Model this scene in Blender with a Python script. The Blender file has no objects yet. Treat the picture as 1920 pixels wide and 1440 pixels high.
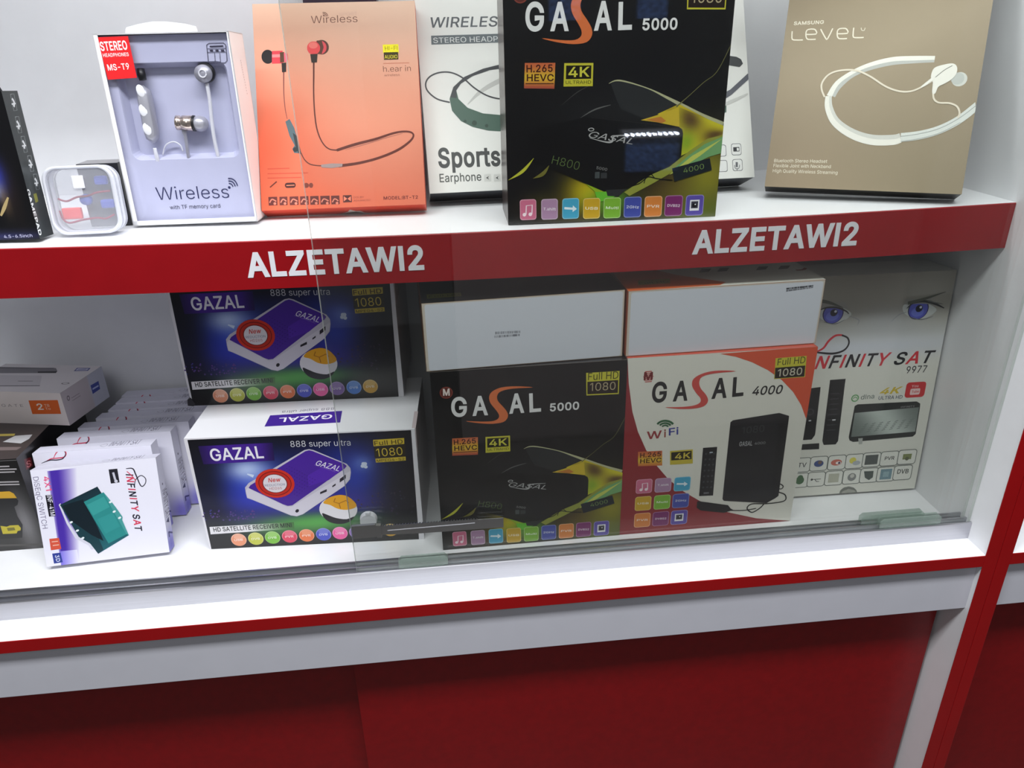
import bpy, bmesh, math, random
from mathutils import Vector, Matrix
random.seed(7)
SC = bpy.context.scene
COL = SC.collection

# ------------------------------------------------------------------ camera, world, lights, exposure
cam_d = bpy.data.cameras.new('camera'); cam = bpy.data.objects.new('camera', cam_d); COL.objects.link(cam)
cam.location = (-0.6966, -0.7389, 0.6406); cam.rotation_euler = (1.1365, 0.0224, -0.1023)
cam_d.sensor_width = 36.0; cam_d.lens = 26.22; cam_d.clip_start = 0.02; cam_d.clip_end = 50
SC.camera = cam
vs = SC.view_settings
vs.view_transform = 'Standard'; vs.look = 'None'; vs.gamma = 1.0; vs.use_curve_mapping = False; vs.exposure = 0.0
wd = bpy.data.worlds.new('world'); SC.world = wd; wd.use_nodes = True
wbg = wd.node_tree.nodes['Background']; wbg.inputs['Color'].default_value = (0.93, 0.96, 1.0, 1); wbg.inputs['Strength'].default_value = 0.10

def area_light(name, loc, rot, sx, sy, watts, col=(1, 1, 1)):
    d = bpy.data.lights.new(name, 'AREA'); d.shape = 'RECTANGLE'; d.size = sx; d.size_y = sy; d.energy = watts; d.color = col
    o = bpy.data.objects.new(name, d); COL.objects.link(o); o.location = loc; o.rotation_euler = rot
    return o
# ceiling tubes over the aisle: the shelf's shadow on the side wall rises at about 60 degrees towards them
area_light('ceiling_tube_light', (-0.72, -0.80, 1.98), (math.radians(22), 0, 0), 2.6, 0.34, 72, (0.97, 0.985, 1.0))
area_light('aisle_fill_light', (-0.9, -2.3, 1.9), (math.radians(42), 0, 0), 1.2, 1.2, 10, (0.97, 0.985, 1.0))  # added fill for the doors and lower compartment, not a real ceiling fitting
# strip lamp under the cabinet's top board
area_light('cabinet_strip_light', (-0.66, 0.20, 0.955), (math.radians(0), 0, 0), 1.30, 0.05, 3.5, (0.97, 0.985, 1.0))
# lamp inside the lower compartment, under the upper shelf, at the left
area_light('shelf_strip_light', (-1.38, 0.16, 0.385), (math.radians(30), 0, 0), 0.30, 0.015, 0.05, (0.86, 0.87, 1.0))

# ------------------------------------------------------------------ small maths
def lin(c):
    c = c / 255.0
    return c / 12.92 if c <= 0.04045 else ((c + 0.055) / 1.055) ** 2.4
def srgb(c):
    return (lin(c[0]), lin(c[1]), lin(c[2]), 1.0)
def homography(q, w, h):
    """maps a drawing's quad (TL, TR, BR, BL) to a panel w x h with its origin at the lower left"""
    dst = [(0, h), (w, h), (w, 0), (0, 0)]
    A = []; B = []
    for (x, y), (X, Y) in zip(q, dst):
        A.append([x, y, 1, 0, 0, 0, -X * x, -X * y]); B.append(X)
        A.append([0, 0, 0, x, y, 1, -Y * x, -Y * y]); B.append(Y)
    n = 8
    for i in range(n):
        p = max(range(i, n), key=lambda r: abs(A[r][i])); A[i], A[p] = A[p], A[i]; B[i], B[p] = B[p], B[i]
        for r in range(n):
            if r != i:
                f = A[r][i] / A[i][i]
                for c in range(i, n): A[r][c] -= f * A[i][c]
                B[r] -= f * B[i]
    m = [B[i] / A[i][i] for i in range(n)]
    def H(x, y):
        k = m[6] * x + m[7] * y + 1
        return ((m[0] * x + m[1] * y + m[2]) / k, (m[3] * x + m[4] * y + m[5]) / k)
    return H
def smooth(pts, n=6, closed=False):
    """Catmull-Rom through the points"""
    out = []; N = len(pts)
    seg = N if closed else N - 1
    for i in range(seg):
        g = (lambda k: pts[k % N]) if closed else (lambda k: pts[min(max(k, 0), N - 1)])
        p0, p1, p2, p3 = g(i - 1), g(i), g(i + 1), g(i + 2)
        for j in range(n):
            t = j / n
            out.append(tuple(0.5 * (2 * p1[a] + (p2[a] - p0[a]) * t + (2 * p0[a] - 5 * p1[a] + 4 * p2[a] - p3[a]) * t * t + (3 * p1[a] - p0[a] - 3 * p2[a] + p3[a]) * t ** 3) for a in range(len(p1))))
    if not closed: out.append(tuple(pts[-1]))
    return out
def mixc(a, b, t):
    t = min(max(t, 0), 1)
    return tuple(a[i] + (b[i] - a[i]) * t for i in range(3))
def blobs(base, bl):
    """a printed picture's ground: soft patches of ink (u, v, ru, rv, amount, colour) over a base colour or function"""
    def f(u, v):
        c = base(u, v) if callable(base) else base
        for (bu, bv, ru, rv, a, col) in bl:
            c = mixc(c, col, a * math.exp(-((u - bu) / ru) ** 2 - ((v - bv) / rv) ** 2))
        return c
    return f

# ------------------------------------------------------------------ materials (all node based)
MATS = {}
def nodes_of(name):
    m = bpy.data.materials.new(name); m.use_nodes = True
    return m, m.node_tree, m.node_tree.nodes['Principled BSDF']
def print_mat(name, rough, coat=0.0, metal=0.0, spec=0.5):
    m, t, b = nodes_of(name)
    a = t.nodes.new('ShaderNodeAttribute'); a.attribute_name = 'Col'
    tc = t.nodes.new('ShaderNodeTexCoord'); nz = t.nodes.new('ShaderNodeTexNoise'); nz.inputs['Scale'].default_value = 260; nz.inputs['Detail'].default_value = 3
    mr = t.nodes.new('ShaderNodeMapRange'); mr.inputs['To Min'].default_value = rough - 0.05; mr.inputs['To Max'].default_value = rough + 0.05
    t.links.new(tc.outputs['Object'], nz.inputs['Vector']); t.links.new(nz.outputs['Fac'], mr.inputs['Value'])
    t.links.new(a.outputs['Color'], b.inputs['Base Color']); t.links.new(mr.outputs['Result'], b.inputs['Roughness'])
    b.inputs['Coat Weight'].default_value = coat; b.inputs['Coat Roughness'].default_value = 0.15; b.inputs['Metallic'].default_value = metal
    b.inputs['Specular IOR Level'].default_value = spec
    MATS[name] = m
def plain_mat(name, col, rough=0.5, metal=0.0, var=0.04, scale=40.0, bump=0.0, stretch=None, coat=0.0, spec=0.5):
    m, t, b = nodes_of(name)
    tc = t.nodes.new('ShaderNodeTexCoord'); nz = t.nodes.new('ShaderNodeTexNoise'); nz.inputs['Scale'].default_value = scale; nz.inputs['Detail'].default_value = 4
    vec = tc.outputs['Object']
    if stretch:
        mp = t.nodes.new('ShaderNodeMapping'); mp.inputs['Scale'].default_value = stretch; t.links.new(vec, mp.inputs['Vector']); vec = mp.outputs['Vector']
    t.links.new(vec, nz.inputs['Vector'])
    cr = t.nodes.new('ShaderNodeValToRGB'); c = srgb(col)
    cr.color_ramp.elements[0].position = 0.3; cr.color_ramp.elements[1].position = 0.7
    cr.color_ramp.elements[0].color = tuple(x * (1 - var) for x in c[:3]) + (1,); cr.color_ramp.elements[1].color = tuple(min(1, x * (1 + var)) for x in c[:3]) + (1,)
    t.links.new(nz.outputs['Fac'], cr.inputs['Fac']); t.links.new(cr.outputs['Color'], b.inputs['Base Color'])
    b.inputs['Roughness'].default_value = rough; b.inputs['Metallic'].default_value = metal; b.inputs['Coat Weight'].default_value = coat
    b.inputs['Specular IOR Level'].default_value = spec
    if bump:
        bp = t.nodes.new('ShaderNodeBump'); bp.inputs['Strength'].default_value = bump; bp.inputs['Distance'].default_value = 0.001
        t.links.new(nz.outputs['Fac'], bp.inputs['Height']); t.links.new(bp.outputs['Normal'], b.inputs['Normal'])
    MATS[name] = m
def sheet_mat(name, tint, refl=1.0, haze=0.0, haze_col=(230, 235, 240), rough=0.02):
    """thin clear sheet: see-through, tinted, with a Fresnel mirror on top and optional milkiness"""
    m = bpy.data.materials.new(name); m.use_nodes = True; t = m.node_tree; t.nodes.clear()
    out = t.nodes.new('ShaderNodeOutputMaterial'); tr = t.nodes.new('ShaderNodeBsdfTransparent'); tr.inputs['Color'].default_value = tuple(tint) + (1,)
    gl = t.nodes.new('ShaderNodeBsdfGlossy'); gl.inputs['Roughness'].default_value = rough
    fr = t.nodes.new('ShaderNodeFresnel'); fr.inputs['IOR'].default_value = 1.5
    mu = t.nodes.new('ShaderNodeMath'); mu.operation = 'MULTIPLY'; mu.inputs[1].default_value = refl
    mx = t.nodes.new('ShaderNodeMixShader')
    ge = t.nodes.new('ShaderNodeNewGeometry'); mrg = t.nodes.new('ShaderNodeMapRange')   # the same mirror share on both faces of the sheet
    mrg.inputs['To Min'].default_value = 1.5; mrg.inputs['To Max'].default_value = 1 / 1.5
    t.links.new(ge.outputs['Backfacing'], mrg.inputs['Value']); t.links.new(mrg.outputs['Result'], fr.inputs['IOR'])
    t.links.new(fr.outputs['Fac'], mu.inputs[0]); t.links.new(mu.outputs[0], mx.inputs['Fac'])
    base = tr.outputs['BSDF']
    if haze:
        df = t.nodes.new('ShaderNodeBsdfDiffuse'); df.inputs['Color'].default_value = srgb(haze_col)
        m2 = t.nodes.new('ShaderNodeMixShader'); m2.inputs['Fac'].default_value = haze
        t.links.new(base, m2.inputs[1]); t.links.new(df.outputs['BSDF'], m2.inputs[2]); base = m2.outputs['Shader']
    t.links.new(base, mx.inputs[1]); t.links.new(gl.outputs['BSDF'], mx.inputs[2]); t.links.new(mx.outputs['Shader'], out.inputs['Surface'])
    MATS[name] = m
def emit_mat(name, col, s):
    m, t, b = nodes_of(name); b.inputs['Base Color'].default_value = srgb(col); b.inputs['Emission Color'].default_value = srgb(col); b.inputs['Emission Strength'].default_value = s
    MATS[name] = m
print_mat('print_gloss', 0.32, 0.25)
print_mat('print_satin', 0.45)
print_mat('print_matte', 0.6, spec=0.22)
plain_mat('white_laminate', (232, 233, 236), 0.38, var=0.015, scale=30)
plain_mat('apron_laminate', (194, 195, 204), 0.42, var=0.015, scale=30)
plain_mat('red_laminate', (150, 6, 11), 0.28, var=0.05, scale=18, spec=0.4)
plain_mat('red_door', (126, 6, 12), 0.36, var=0.08, scale=90, spec=0.35)
plain_mat('red_band', (142, 10, 19), 0.35, var=0.04, scale=25, spec=0.4)
plain_mat('aluminium', (196, 196, 202), 0.36, 1.0, var=0.06, scale=30, stretch=(0.4, 60, 60))
plain_mat('chrome', (176, 178, 178), 0.34, 1.0, var=0.03)
plain_mat('dark_rubber', (28, 32, 32), 0.6)
plain_mat('dark_body', (40, 38, 40), 0.5, var=0.1)
plain_mat('blue_sheet', (96, 128, 250), 0.5, var=0.9, scale=90)
plain_mat('pale_body', (176, 170, 170), 0.5, var=0.05)
plain_mat('floor_tile', (96, 92, 90), 0.4, var=0.08, scale=6)
plain_mat('tray_plastic', (196, 198, 222), 0.3, var=0.02)
plain_mat('silver_plastic', (176, 176, 186), 0.32, 0.35)
plain_mat('white_plastic', (225, 226, 232), 0.35)
plain_mat('bud_metal', (205, 190, 180), 0.22, 0.9)
plain_mat('black_plastic', (20, 20, 24), 0.4)
plain_mat('red_wire', (150, 24, 60), 0.4)
plain_mat('groove_grey', (104, 106, 110), 0.6)
plain_mat('pink_plastic', (244, 84, 84), 0.35)
plain_mat('blue_plastic', (92, 106, 200), 0.35)
plain_mat('black_edge', (12, 12, 12), 0.6)
sheet_mat('pane_glass', (0.966, 0.972, 0.966), 1.0)
sheet_mat('pane_edge', (0.85, 0.90, 0.88), 1.0, haze=0.65, haze_col=(232, 238, 235), rough=0.2)
sheet_mat('clear_film', (0.97, 0.97, 0.98), 0.8)
sheet_mat('case_plastic', (0.975, 0.978, 0.985), 0.9, haze=0.14, haze_col=(238, 240, 248), rough=0.15)
sheet_mat('case_rim', (0.9, 0.91, 0.94), 0.9, haze=0.6, haze_col=(236, 238, 246), rough=0.15)
sheet_mat('roller_plastic', (0.84, 0.89, 0.86), 1.0, haze=0.22, haze_col=(190, 205, 198), rough=0.12)
emit_mat('led', (225, 235, 255), 90.0)

# ------------------------------------------------------------------ objects
def tag(o, label=None, cat=None, group=None, kind=None):
    if label: o['label'] = label
    if cat: o['category'] = cat
    if group: o['group'] = group
    if kind: o['kind'] = kind
    return o
def empty(name, loc=(0, 0, 0), rot=(0, 0, 0)):
    o = bpy.data.objects.new(name, None); COL.objects.link(o); o.location = loc; o.rotation_euler = rot; o.empty_display_size = 0.02
    return o
def mesh_obj(name, bm, mats, parent=None, smooth_shade=False):
    me = bpy.data.meshes.new(name); bm.normal_update(); bm.to_mesh(me); bm.free()
    for m in (mats if isinstance(mats, (list, tuple)) else [mats]): me.materials.append(MATS[m])
    if smooth_shade:
        for p in me.polygons: p.use_smooth = True
    o = bpy.data.objects.new(name, me); COL.objects.link(o)
    if parent: o.parent = parent
    return o
def bm_box(bm, x0, y0, z0, x1, y1, z1, bev=0.0, mat=0):
    t = bmesh.new()
    v = [t.verts.new((x, y, z)) for x in (x0, x1) for y in (y0, y1) for z in (z0, z1)]
    for f in ((0, 1, 3, 2), (4, 6, 7, 5), (0, 4, 5, 1), (2, 3, 7, 6), (0, 2, 6, 4), (1, 5, 7, 3)): t.faces.new([v[i] for i in f])
    if bev: bmesh.ops.bevel(t, geom=list(t.edges), offset=bev, segments=2, affect='EDGES', profile=0.6)
    bmesh.ops.recalc_face_normals(t, faces=list(t.faces))
    for f in t.faces: f.material_index = mat
    me = bpy.data.meshes.new('tmp'); t.to_mesh(me); t.free(); bm.from_mesh(me); bpy.data.meshes.remove(me)
def box(name, x0, y0, z0, x1, y1, z1, mat, parent=None, bev=0.0008):
    bm = bmesh.new(); bm_box(bm, x0, y0, z0, x1, y1, z1, bev); return mesh_obj(name, bm, mat, parent)
def bm_prism(bm, prof, x0, x1):
    """a profile of (y, z) points pushed along x"""
    a = [bm.verts.new((x0, y, z)) for y, z in prof]; b = [bm.verts.new((x1, y, z)) for y, z in prof]; n = len(prof)
    for i in range(n): bm.faces.new((a[i], a[(i + 1) % n], b[(i + 1) % n], b[i]))
    bm.faces.new(a[::-1]); bm.faces.new(b); bmesh.ops.recalc_face_normals(bm, faces=list(bm.faces))
def bm_plate(bm, pts, y0, y1, mat=0):
    """an outline in (x, z) given thickness from y0 to y1"""
    a = [bm.verts.new((x, y0, z)) for x, z in pts]; b = [bm.verts.new((x, y1, z)) for x, z in pts]; n = len(pts); fs = []
    for i in range(n): fs.append(bm.faces.new((a[i], a[(i + 1) % n], b[(i + 1) % n], b[i])))
    fs.append(bm.faces.new(a[::-1])); fs.append(bm.faces.new(b))
    for f in fs: f.material_index = mat
    bmesh.ops.recalc_face_normals(bm, faces=fs)
def bm_tube(bm, pts, r, n=10, mat=0):
    pts = [Vector(p) for p in pts]; rings = []
    rr = r if isinstance(r, (list, tuple)) else [r] * len(pts)
    for i, p in enumerate(pts):
        t = (pts[min(i + 1, len(pts) - 1)] - pts[max(i - 1, 0)]).normalized()
        u = t.cross(Vector((0, 1, 0.03))).normalized(); v = t.cross(u)
        rings.append([bm.verts.new(p + (u * math.cos(2 * math.pi * k / n) + v * math.sin(2 * math.pi * k / n)) * rr[i]) for k in range(n)])
    fs = []
    for a, b in zip(rings, rings[1:]):
        for k in range(n): fs.append(bm.faces.new((a[k], a[(k + 1) % n], b[(k + 1) % n], b[k])))
    fs.append(bm.faces.new(rings[0][::-1])); fs.append(bm.faces.new(rings[-1]))
    for f in fs: f.material_index = mat
    bmesh.ops.recalc_face_normals(bm, faces=fs)
def rounded(w, h, r, n=5, cx=0.0, cy=0.0):
    out = []
    for (sx, sy, a0) in ((1, 1, 0), (-1, 1, 90), (-1, -1, 180), (1, -1, 270)):
        for k in range(n + 1):
            a = math.radians(a0 + 90 * k / n)
            out.append((cx + sx * (w / 2 - r) + r * math.cos(a), cy + sy * (h / 2 - r) + r * math.sin(a)))
    return out

# ------------------------------------------------------------------ printed artwork
# letter outlines (sans serif): advance, then closed contours in thousandths
GLYPH = {
'A': (480, '16,0 201,509 276,509 463,0 395,0 287,302 282,317 276,334 270,352 264,372 257,394 250,420 241,447 232,478 245,478 236,447 228,419 220,393 213,371 206,351 201,333 195,317 191,302 85,0/110,142 110,199 370,199 370,142'),
'B': (456, '60,0 60,509 241,509 266,508 289,504 310,499 329,491 345,481 359,469 371,456 381,442 388,426 394,410 397,392 398,374 397,358 395,344 392,331 387,320 380,310 373,301 365,293 356,286 347,280 336,275 326,270 315,267 315,262 327,261 339,257 351,252 363,245 374,237 385,227 394,216 402,203 409,189 414,173 417,155 418,136 417,117 413,100 408,83 400,67 390,52 377,39 362,28 344,18 324,10 301,4 275,1 247,0/125,57 245,57 272,58 296,63 315,70 330,80 341,92 349,105 354,120 355,137 355,149 352,161 348,173 342,184 335,194 327,203 317,211 306,218 293,224 279,228 264,230 248,231 125,231/125,285 238,285 252,286 265,288 277,291 288,296 299,302 308,309 316,317 323,326 329,337 333,348 335,359 336,372 334,388 330,403 323,417 313,429 299,439 283,446 263,450 240,452 125,452'),
'C': (510, '267,-7 235,-5 205,1 177,11 150,25 126,42 104,63 86,88 70,115 57,146 48,179 42,215 40,254 42,293 48,329 57,362 70,393 86,421 104,445 126,466 150,484 177,498 205,508 235,514 267,516 286,515 305,513 323,509 340,504 357,498 373,490 388,481 402,471 415,460 427,447 438,433 448,418 456,402 463,385 469,367 473,348 408,348 405,361 401,373 395,384 389,395 382,404 375,413 366,421 357,428 348,435 337,440 327,445 315,449 304,452 292,454 280,455 267,456 245,454 223,450 203,443 184,432 166,419 150,403 137,385 125,364 116,340 109,314 105,285 103,254 105,223 109,194 116,168 125,145 137,123 151,105 166,89 184,76 203,66 223,59 245,54 267,53 280,53 292,55 304,57 315,60 327,64 337,69 348,74 357,81 366,88 375,96 382,105 389,114 395,125 401,136 405,148 408,160 473,160 469,142 463,124 457,107 448,91 438,76 428,62 416,49 402,38 388,28 373,19 357,11 341,5 323,0 305,-4 286,-6'),
'D': (502, '219,0 96,0 96,57 215,57 244,58 272,63 296,70 318,81 337,94 354,110 368,128 379,149 388,172 394,198 398,226 399,255 398,285 394,312 388,337 379,361 368,381 354,399 338,415 320,428 299,438 275,446 249,450 221,452 93,452 93,509 225,509 261,507 294,501 325,492 353,478 377,461 399,441 418,418 433,391 446,361 455,329 460,293 462,255 460,217 455,181 446,149 433,119 417,92 398,68 376,48 351,31 322,17 291,8 256,2/125,509 125,0 60,0 60,509'),
'E': (419, '60,0 60,509 372,509 372,452 125,452 125,286 355,286 355,229 125,229 125,57 375,57 375,0'),
'F': (410, '60,0 60,509 369,509 369,452 125,452 125,278 346,278 346,221 125,221 125,0'),
'G': (520, '269,-7 236,-5 205,1 176,11 149,25 125,43 104,64 85,88 69,116 57,146 47,179 42,215 40,254 42,293 47,329 57,362 69,393 85,421 103,445 125,466 149,484 175,498 203,508 233,514 265,516 285,515 304,513 322,509 340,504 358,497 374,489 389,480 403,469 416,458 429,445 439,431 449,416 458,401 465,384 470,367 474,349 408,349 404,361 399,372 393,383 387,393 380,403 373,411 365,420 356,427 347,434 337,439 326,444 315,448 304,452 291,454 279,455 265,456 243,454 222,450 202,443 183,432 166,419 150,404 137,385 125,364 116,340 109,314 105,285 103,254 105,223 109,194 116,168 125,145 137,124 151,105 166,90 184,76 203,66 224,59 246,54 269,53 290,54 309,57 328,63 345,71 360,81 374,93 386,107 396,123 404,141 410,160 414,180 415,202 434,199 283,199 283,256 478,256 478,200 476,170 471,141 463,115 451,91 436,69 419,50 399,33 377,19 352,8 326,0 298,-5'),
'H': (517, '60,0 60,509 125,509 125,289 392,289 392,509 457,509 457,0 392,0 392,232 125,232 125,0'),
'I': (185, '60,0 60,509 124,509 124,0'),
'J': (396, '185,-7 153,-4 124,3 98,15 75,33 57,55 44,81 36,111 33,145 33,173 98,173 98,145 99,123 104,104 111,88 122,74 134,64 149,56 166,51 185,50 204,51 220,56 235,64 248,74 258,88 266,104 270,123 272,145 272,509 336,509 336,145 334,111 326,81 313,55 294,33 271,15 246,3 217,-4'),
'K': (467, '104,145 104,216 113,228 122,239 130,250 139,261 148,272 157,282 165,293 174,303 184,314 193,324 202,334 212,344 364,509 448,509 231,276 228,276/60,0 60,509 125,509 125,334 124,225 125,193 125,0/372,0 188,259 228,309 449,0'),
'L': (393, '60,0 60,509 125,509 125,57 361,57 361,0'),
'M': (628, '60,0 60,509 152,509 277,187 287,159 299,123 311,84 322,49 307,49 318,83 330,121 342,158 352,187 476,509 568,509 568,0 504,0 504,291 504,327 505,369 506,413 507,457 513,457 509,445 505,433 502,421 498,409 482,363 467,322 456,291 342,0 286,0 170,291 159,321 145,361 129,408 112,457 119,457 120,416 121,372 122,328 122,291 122,0'),
'N': (523, '60,0 60,509 136,509 343,183 347,176 352,169 357,160 363,151 369,141 375,130 381,119 388,107 394,94 401,82 407,68 414,55 405,54 403,68 402,81 401,95 401,108 400,121 400,134 399,146 399,157 399,195 399,509 463,509 463,0 387,0 202,290 177,331 171,342 164,354 156,367 148,381 108,452 119,454 122,384 124,328 125,291 125,0'),
'O': (533, '267,-7 235,-5 205,1 177,11 150,25 126,42 105,63 86,88 70,115 57,146 48,179 42,215 40,254 42,293 48,329 57,362 70,393 86,421 105,445 126,466 150,484 177,498 205,508 235,514 267,516 299,514 329,508 357,498 384,484 408,466 429,445 448,421 464,393 477,362 486,329 491,293 493,254 491,215 486,179 477,146 464,115 448,88 429,63 408,42 384,25 357,11 329,1 299,-5/267,53 289,54 310,59 330,66 349,76 367,89 383,105 396,123 408,144 418,168 425,194 429,223 430,254 429,286 425,314 418,341 408,365 396,386 383,404 367,420 349,433 330,443 310,450 289,454 267,456 245,454 223,450 203,443 184,433 167,420 151,404 137,385 125,364 116,340 109,314 105,285 103,254 105,223 109,194 116,168 125,144 137,123 151,105 167,89 184,76 203,66 223,59 245,54'),
'P': (445, '60,0 60,509 235,509 263,507 289,503 312,497 332,487 350,476 366,462 379,447 390,430 398,411 404,391 407,370 409,348 407,325 404,304 398,284 390,265 379,248 366,233 350,219 332,207 312,198 289,191 263,187 235,186 109,186 109,242 233,242 252,243 269,246 284,250 297,256 308,264 318,272 327,282 333,294 338,306 342,319 344,333 344,348 344,362 342,376 338,389 333,402 326,413 318,423 308,431 297,439 284,444 268,449 251,451 232,452 125,452 125,0'),
'Q': (533, '245,159 313,159 369,85 384,65 468,-48 401,-48 346,27 331,46/267,-7 235,-5 205,1 177,11 150,25 126,42 105,63 86,88 70,115 57,146 48,179 42,215 40,254 42,293 48,329 57,362 70,393 86,421 105,445 126,466 150,484 177,498 205,508 235,514 267,516 299,514 329,508 357,498 384,484 408,466 429,445 448,421 464,393 477,362 486,329 491,293 493,254 491,215 486,179 477,146 464,115 448,88 429,63 408,42 384,25 357,11 329,1 299,-5/267,53 289,54 310,59 330,66 349,76 367,89 383,105 396,123 408,144 418,168 425,194 429,223 430,254 429,286 425,314 418,341 408,365 396,386 383,404 367,420 349,433 330,443 310,450 289,454 267,456 245,454 223,450 203,443 184,433 167,420 151,404 137,385 125,364 116,340 109,314 105,285 103,254 105,223 109,194 116,168 125,144 137,123 151,105 167,89 184,76 203,66 223,59 245,54'),
'R': (449, '60,0 60,509 236,509 264,507 290,504 313,497 333,489 351,478 367,465 380,450 390,433 399,415 405,395 408,374 409,352 408,330 405,309 399,290 390,271 380,255 367,240 351,228 333,217 312,209 289,203 264,199 236,198 96,198 96,255 234,255 252,256 269,258 284,262 298,267 309,273 319,281 327,290 334,300 339,312 342,324 344,338 345,352 344,367 342,380 339,393 334,405 327,415 319,425 309,433 298,440 284,445 269,449 252,451 233,452 125,452 125,0/353,0 230,229 303,229 428,0'),
'S': (447, '224,-9 197,-8 172,-4 149,1 128,9 108,19 91,31 76,45 64,60 54,77 46,96 41,115 38,137 104,137 107,123 110,110 116,98 123,88 132,79 142,71 154,64 166,59 180,55 194,52 209,50 224,49 241,50 257,52 272,55 286,60 299,66 311,74 321,82 329,92 336,102 341,114 345,126 346,139 345,151 342,161 338,171 332,179 325,186 316,193 307,199 296,205 284,209 272,214 259,218 245,222 184,239 154,249 128,260 105,274 86,289 71,307 60,326 54,348 52,372 53,393 58,413 65,431 75,448 87,463 102,476 119,488 138,498 158,506 180,511 203,514 227,516 252,514 275,511 296,505 316,498 334,488 351,476 365,463 377,449 387,433 394,415 399,397 401,378 337,378 334,396 326,412 316,426 302,437 286,447 267,453 247,457 225,459 209,458 194,456 180,452 167,448 156,442 145,435 136,427 129,418 123,409 118,398 116,387 115,376 116,363 119,352 124,342 131,334 139,326 148,319 158,313 169,308 180,304 191,300 202,296 212,293 264,279 276,276 287,272 299,268 312,264 324,258 336,252 347,245 359,238 369,229 379,220 387,209 395,198 401,185 405,171 407,155 408,139 407,118 403,99 396,81 386,64 374,48 360,34 343,21 323,11 302,2 278,-4 252,-8'),
'T': (449, '32,452 32,509 417,509 417,452 257,452 257,0 193,0 193,452'),
'U': (517, '259,-8 230,-7 203,-2 177,5 154,15 133,28 114,43 98,60 85,80 74,101 66,124 62,148 60,173 60,509 124,509 124,178 125,160 128,144 133,128 141,113 150,99 160,87 173,77 187,68 203,61 220,56 239,53 259,52 279,53 298,56 315,61 331,68 345,77 357,87 368,99 377,113 384,128 389,144 392,160 393,178 393,509 457,509 457,173 456,148 451,124 443,101 433,80 419,60 403,43 384,28 363,15 340,5 315,-2 288,-7'),
'V': (480, '204,0 16,509 84,509 192,206 197,192 203,176 209,158 215,137 222,115 230,89 239,61 248,31 235,31 244,62 252,90 260,115 267,138 274,158 279,176 285,192 290,206 395,509 463,509 278,0'),
'W': (686, '155,0 16,509 82,509 163,196 166,183 170,171 173,158 175,145 187,94 189,80 192,67 195,53 197,40 189,40 192,53 194,67 197,80 200,94 203,107 205,120 208,133 211,145 224,196 306,509 380,509 462,196 465,183 468,171 471,158 474,145 486,94 489,80 492,67 494,53 497,40 488,40 491,53 493,67 496,80 499,94 502,107 504,120 507,133 510,145 523,196 603,509 670,509 530,0 455,0 368,323 363,339 359,356 355,373 351,391 347,410 344,431 340,452 336,475 350,475 346,453 342,433 339,413 335,395 331,377 327,359 323,341 318,323 230,0'),
'X': (474, '18,0 217,284 217,236 29,509 104,509 178,400 185,389 192,379 198,370 204,361 209,353 214,345 219,337 223,329 228,321 233,312 238,302 243,292 232,292 252,329 257,337 261,345 266,353 272,361 298,400 374,509 446,509 259,239 259,287 456,0 382,0 292,129 268,165 263,173 259,180 254,188 250,195 245,203 241,212 236,221 230,231 244,231 239,222 235,213 230,204 225,196 221,189 216,181 211,174 206,166 182,129 91,0'),
'Y': (472, '203,0 203,208 16,509 91,509 192,344 200,331 208,318 215,305 222,292 229,279 236,264 243,248 250,230 224,230 231,248 237,265 244,280 251,293 258,306 265,318 273,331 280,344 381,509 455,509 268,208 268,0'),
'Z': (438, '42,0 42,46 273,385 281,396 289,408 298,419 306,431 315,442 323,453 332,464 341,476 348,454 332,454 317,453 301,453 285,452 270,452 254,452 238,452 223,452 40,452 40,509 397,509 397,462 169,129 160,117 152,105 143,93 134,81 97,33 90,54 106,55 121,56 137,56 152,57 168,57 183,57 199,57 214,57 399,57 399,0'),
'a': (389, '160,-9 142,-8 126,-5 110,-1 94,5 80,12 68,22 57,32 48,45 40,58 35,73 31,90 30,108 31,123 34,138 38,150 43,161 50,171 58,179 67,187 78,193 89,199 100,203 112,207 125,211 138,213 152,216 165,218 178,220 234,227 244,228 252,230 259,232 265,235 270,238 273,243 275,248 276,255 276,257 275,268 273,279 271,288 267,297 262,304 256,311 248,317 240,322 230,326 220,329 208,330 196,331 183,330 171,329 159,326 149,322 140,318 132,313 124,307 118,301 112,294 107,288 103,281 100,274 41,291 48,308 57,322 67,335 79,346 91,355 104,364 118,370 133,375 148,379 163,382 179,384 194,384 204,384 215,383 227,382 239,379 251,376 263,372 275,367 286,360 296,353 306,343 315,333 322,320 329,306 333,290 336,272 337,251 337,0 277,0 277,52 272,52 269,45 264,38 258,32 252,25 244,18 236,12 226,6 215,1 203,-3 190,-6 176,-8/170,45 187,46 202,49 216,53 228,59 239,66 248,74 257,83 263,93 269,104 272,115 275,126 276,138 276,190 273,188 270,186 265,184 259,182 253,180 246,179 239,177 231,176 200,171 175,168 165,166 154,164 144,162 134,159 125,155 117,150 110,145 103,139 98,132 95,124 93,115 92,105 92,95 94,87 98,79 102,72 107,66 114,61 121,56 130,52 139,49 149,47 159,46'),
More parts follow.
